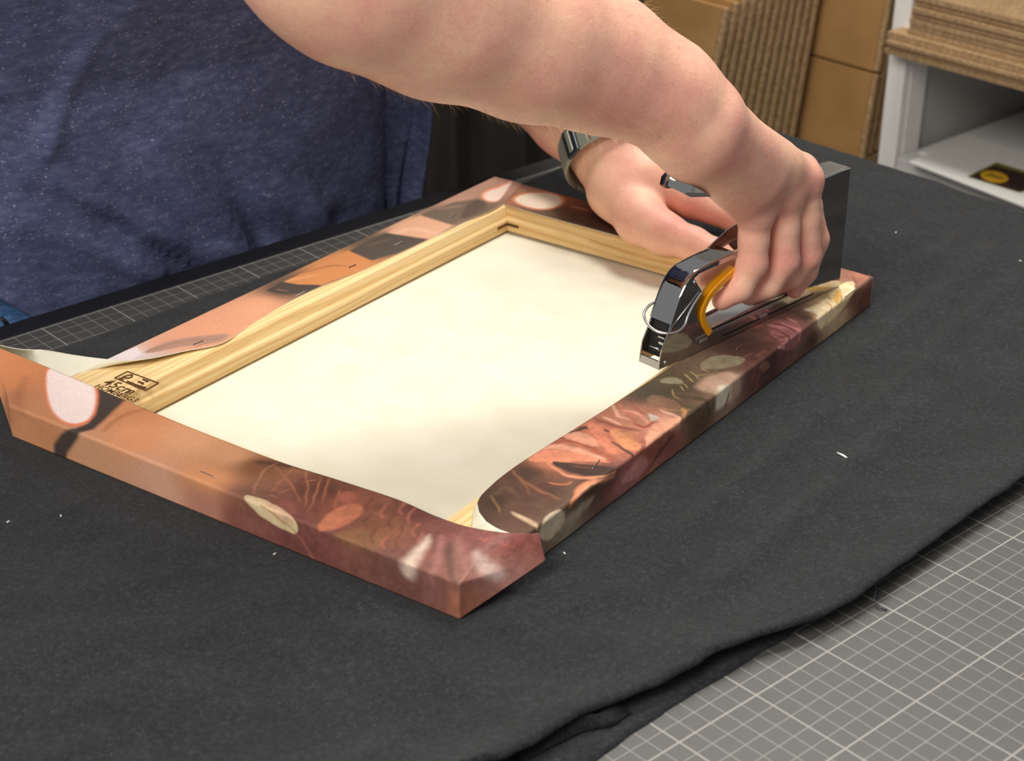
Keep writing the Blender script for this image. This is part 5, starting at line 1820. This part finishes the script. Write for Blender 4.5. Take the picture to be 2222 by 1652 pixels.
patch([(2098, 383), (2162, 352), (2290, 392), (2212, 418)], 'label_border', 'olive_print', 0.02)
lb = patch([(2104, 384), (2158, 359), (2290, 396), (2213, 416)], 'label', 'brown_print', 0.06)
c = np.array([2158, 383.5])
patch([(c[0] + 30 * math.cos(t) * 1.0 + 3 * math.sin(t), c[1] + 12.5 * math.sin(t) + 3.5 * math.cos(t)) for t in np.linspace(0, 2 * math.pi, 28, endpoint=False)], 'emblem', 'gold_print', 0.10)
patch([(c[0] - 22, c[1] - 2), (c[0] - 6, c[1] - 8), (c[0] + 2, c[1] - 2), (c[0] + 18, c[1] + 1), (c[0] + 20, c[1] + 4), (c[0], c[1] + 1.5), (c[0] - 8, c[1] - 3)], 'emblem_mark', 'olive_print', 0.14)
b = B()
a_, d_ = onz(1992, 328, zt_ + 0.5), onz(2262, 224, zt_ + 0.5)
L = np.linalg.norm(d_ - a_)
ux = nrm(d_ - a_)
uy = np.cross([0, 0, 1.0], ux)
wb = B()
wb.box((a_ + d_) / 2 - uy * 14 - [0, 0, 0.25], (L / 2, 14, 0.25), [ux, uy, [0, 0, 1]], bev=0.15)
o = wb.done('white_board', 'white_paper', loc=(a_ + d_) / 2)
tag(o, 'white board with a rounded pale edge lying deep on the lower shelf', 'board')

# ------------------------------------------------------------------ flattened cardboard boxes standing on edge


def flat_box(name, x, y_edge, width, thick, z_top, tilt, label, group, creases=(), face='cardboard', loc_y=0):
    """Slab standing on the floor, leaning; its narrow edge is at y_edge, it runs away from the camera along +Y."""
    hgt = z_top - FLOOR
    cx_, sx_ = math.cos(tilt), math.sin(tilt)
    A_ = np.array([cx_, 0, -sx_])            # through the thickness
    C_ = np.array([sx_, 0, cx_])             # up the slab
    Yv = np.array([0, 1.0, 0])
    base = np.array([x + sx_ * FLOOR / cx_, y_edge + width / 2, FLOOR])
    root = thing(name, label, 'cardboard', base, group)
    Lh = hgt / cx_
    zs_ = [0.0] + sorted(c_ - FLOOR for c_ in creases) + [hgt]
    for lo_, hi_ in zip(zs_[:-1], zs_[1:]):
        lo2, hi2 = lo_ / cx_ + 0.12, hi_ / cx_ - 0.12
        for m_, th2 in ((0.0, thick),):
            b_ = B()
            b_.box(base + C_ * (lo2 + hi2) / 2 + A_ * thick / 2, (th2 / 2, width / 2, (hi2 - lo2) / 2), [A_, Yv, C_], bev=0.05)
            o_ = b_.done('panel', face, root)
        # corrugated narrow edge: the liners stand a little proud of the filling
        B().box(base + C_ * (lo2 + hi2) / 2 + A_ * thick * 0.40 + np.array([0, -width / 2 - 0.25, 0]), (thick * 0.26, 0.3, (hi2 - lo2) / 2 - 0.03), [A_, Yv, C_], bev=0.05).done('panel_edge', 'cardboard_edge', o_)
    return root


# first stack: edges fan out to the side
ex = [(1562, 40, 176), (1785, 0, 186)]
xa, xb = 79.8, 95.2
ordw = ['nearest the camera, its broad face showing', 'second of the standing row', 'third of the standing row', 'fourth of the standing row', 'fifth of the standing row', 'sixth of the standing row',
        'seventh of the standing row', 'eighth of the standing row', 'ninth of the standing row, standing taller', 'tenth of the standing row, taller', 'eleventh of the standing row, taller', 'last of the standing row, against the next stack']
for i in range(12):
    x = xa + (xb - xa) * i / 12
    low_ = i < 8
    flat_box('flattened_box', x, 74.0, 10.4, 1.12, (1.9 + 0.35 * i) if low_ else 14 + (i - 8) * 1.0, 0.215 - 0.006 * i,
             'flattened brown cardboard box standing on edge, ' + ordw[i], 'flattened boxes in the fanned row', creases=() if low_ else (-14.5,))
# taller box behind at the far side of the first face
flat_box('flattened_box', 79.0, 85.4, 7.0, 1.2, 20, 0.15, 'flattened cardboard box standing beyond the fanned row, partly behind the arm', 'flattened boxes beyond the row')
# second stack beside the shelf
for i, wd in enumerate(('broad face with a fold line, beside the shelf post', 'second beside the shelf post', 'third beside the shelf post', 'last beside the shelf post')):
    flat_box('flattened_box', 96.4 + i * 1.3, 66.6 + 0.2 * i, 14, 1.15, 26, 0.115, 'flattened brown cardboard box leaning upright, ' + wd, 'flattened boxes beside the shelf', creases=(-6.2,) if i == 0 else (-15.2,))
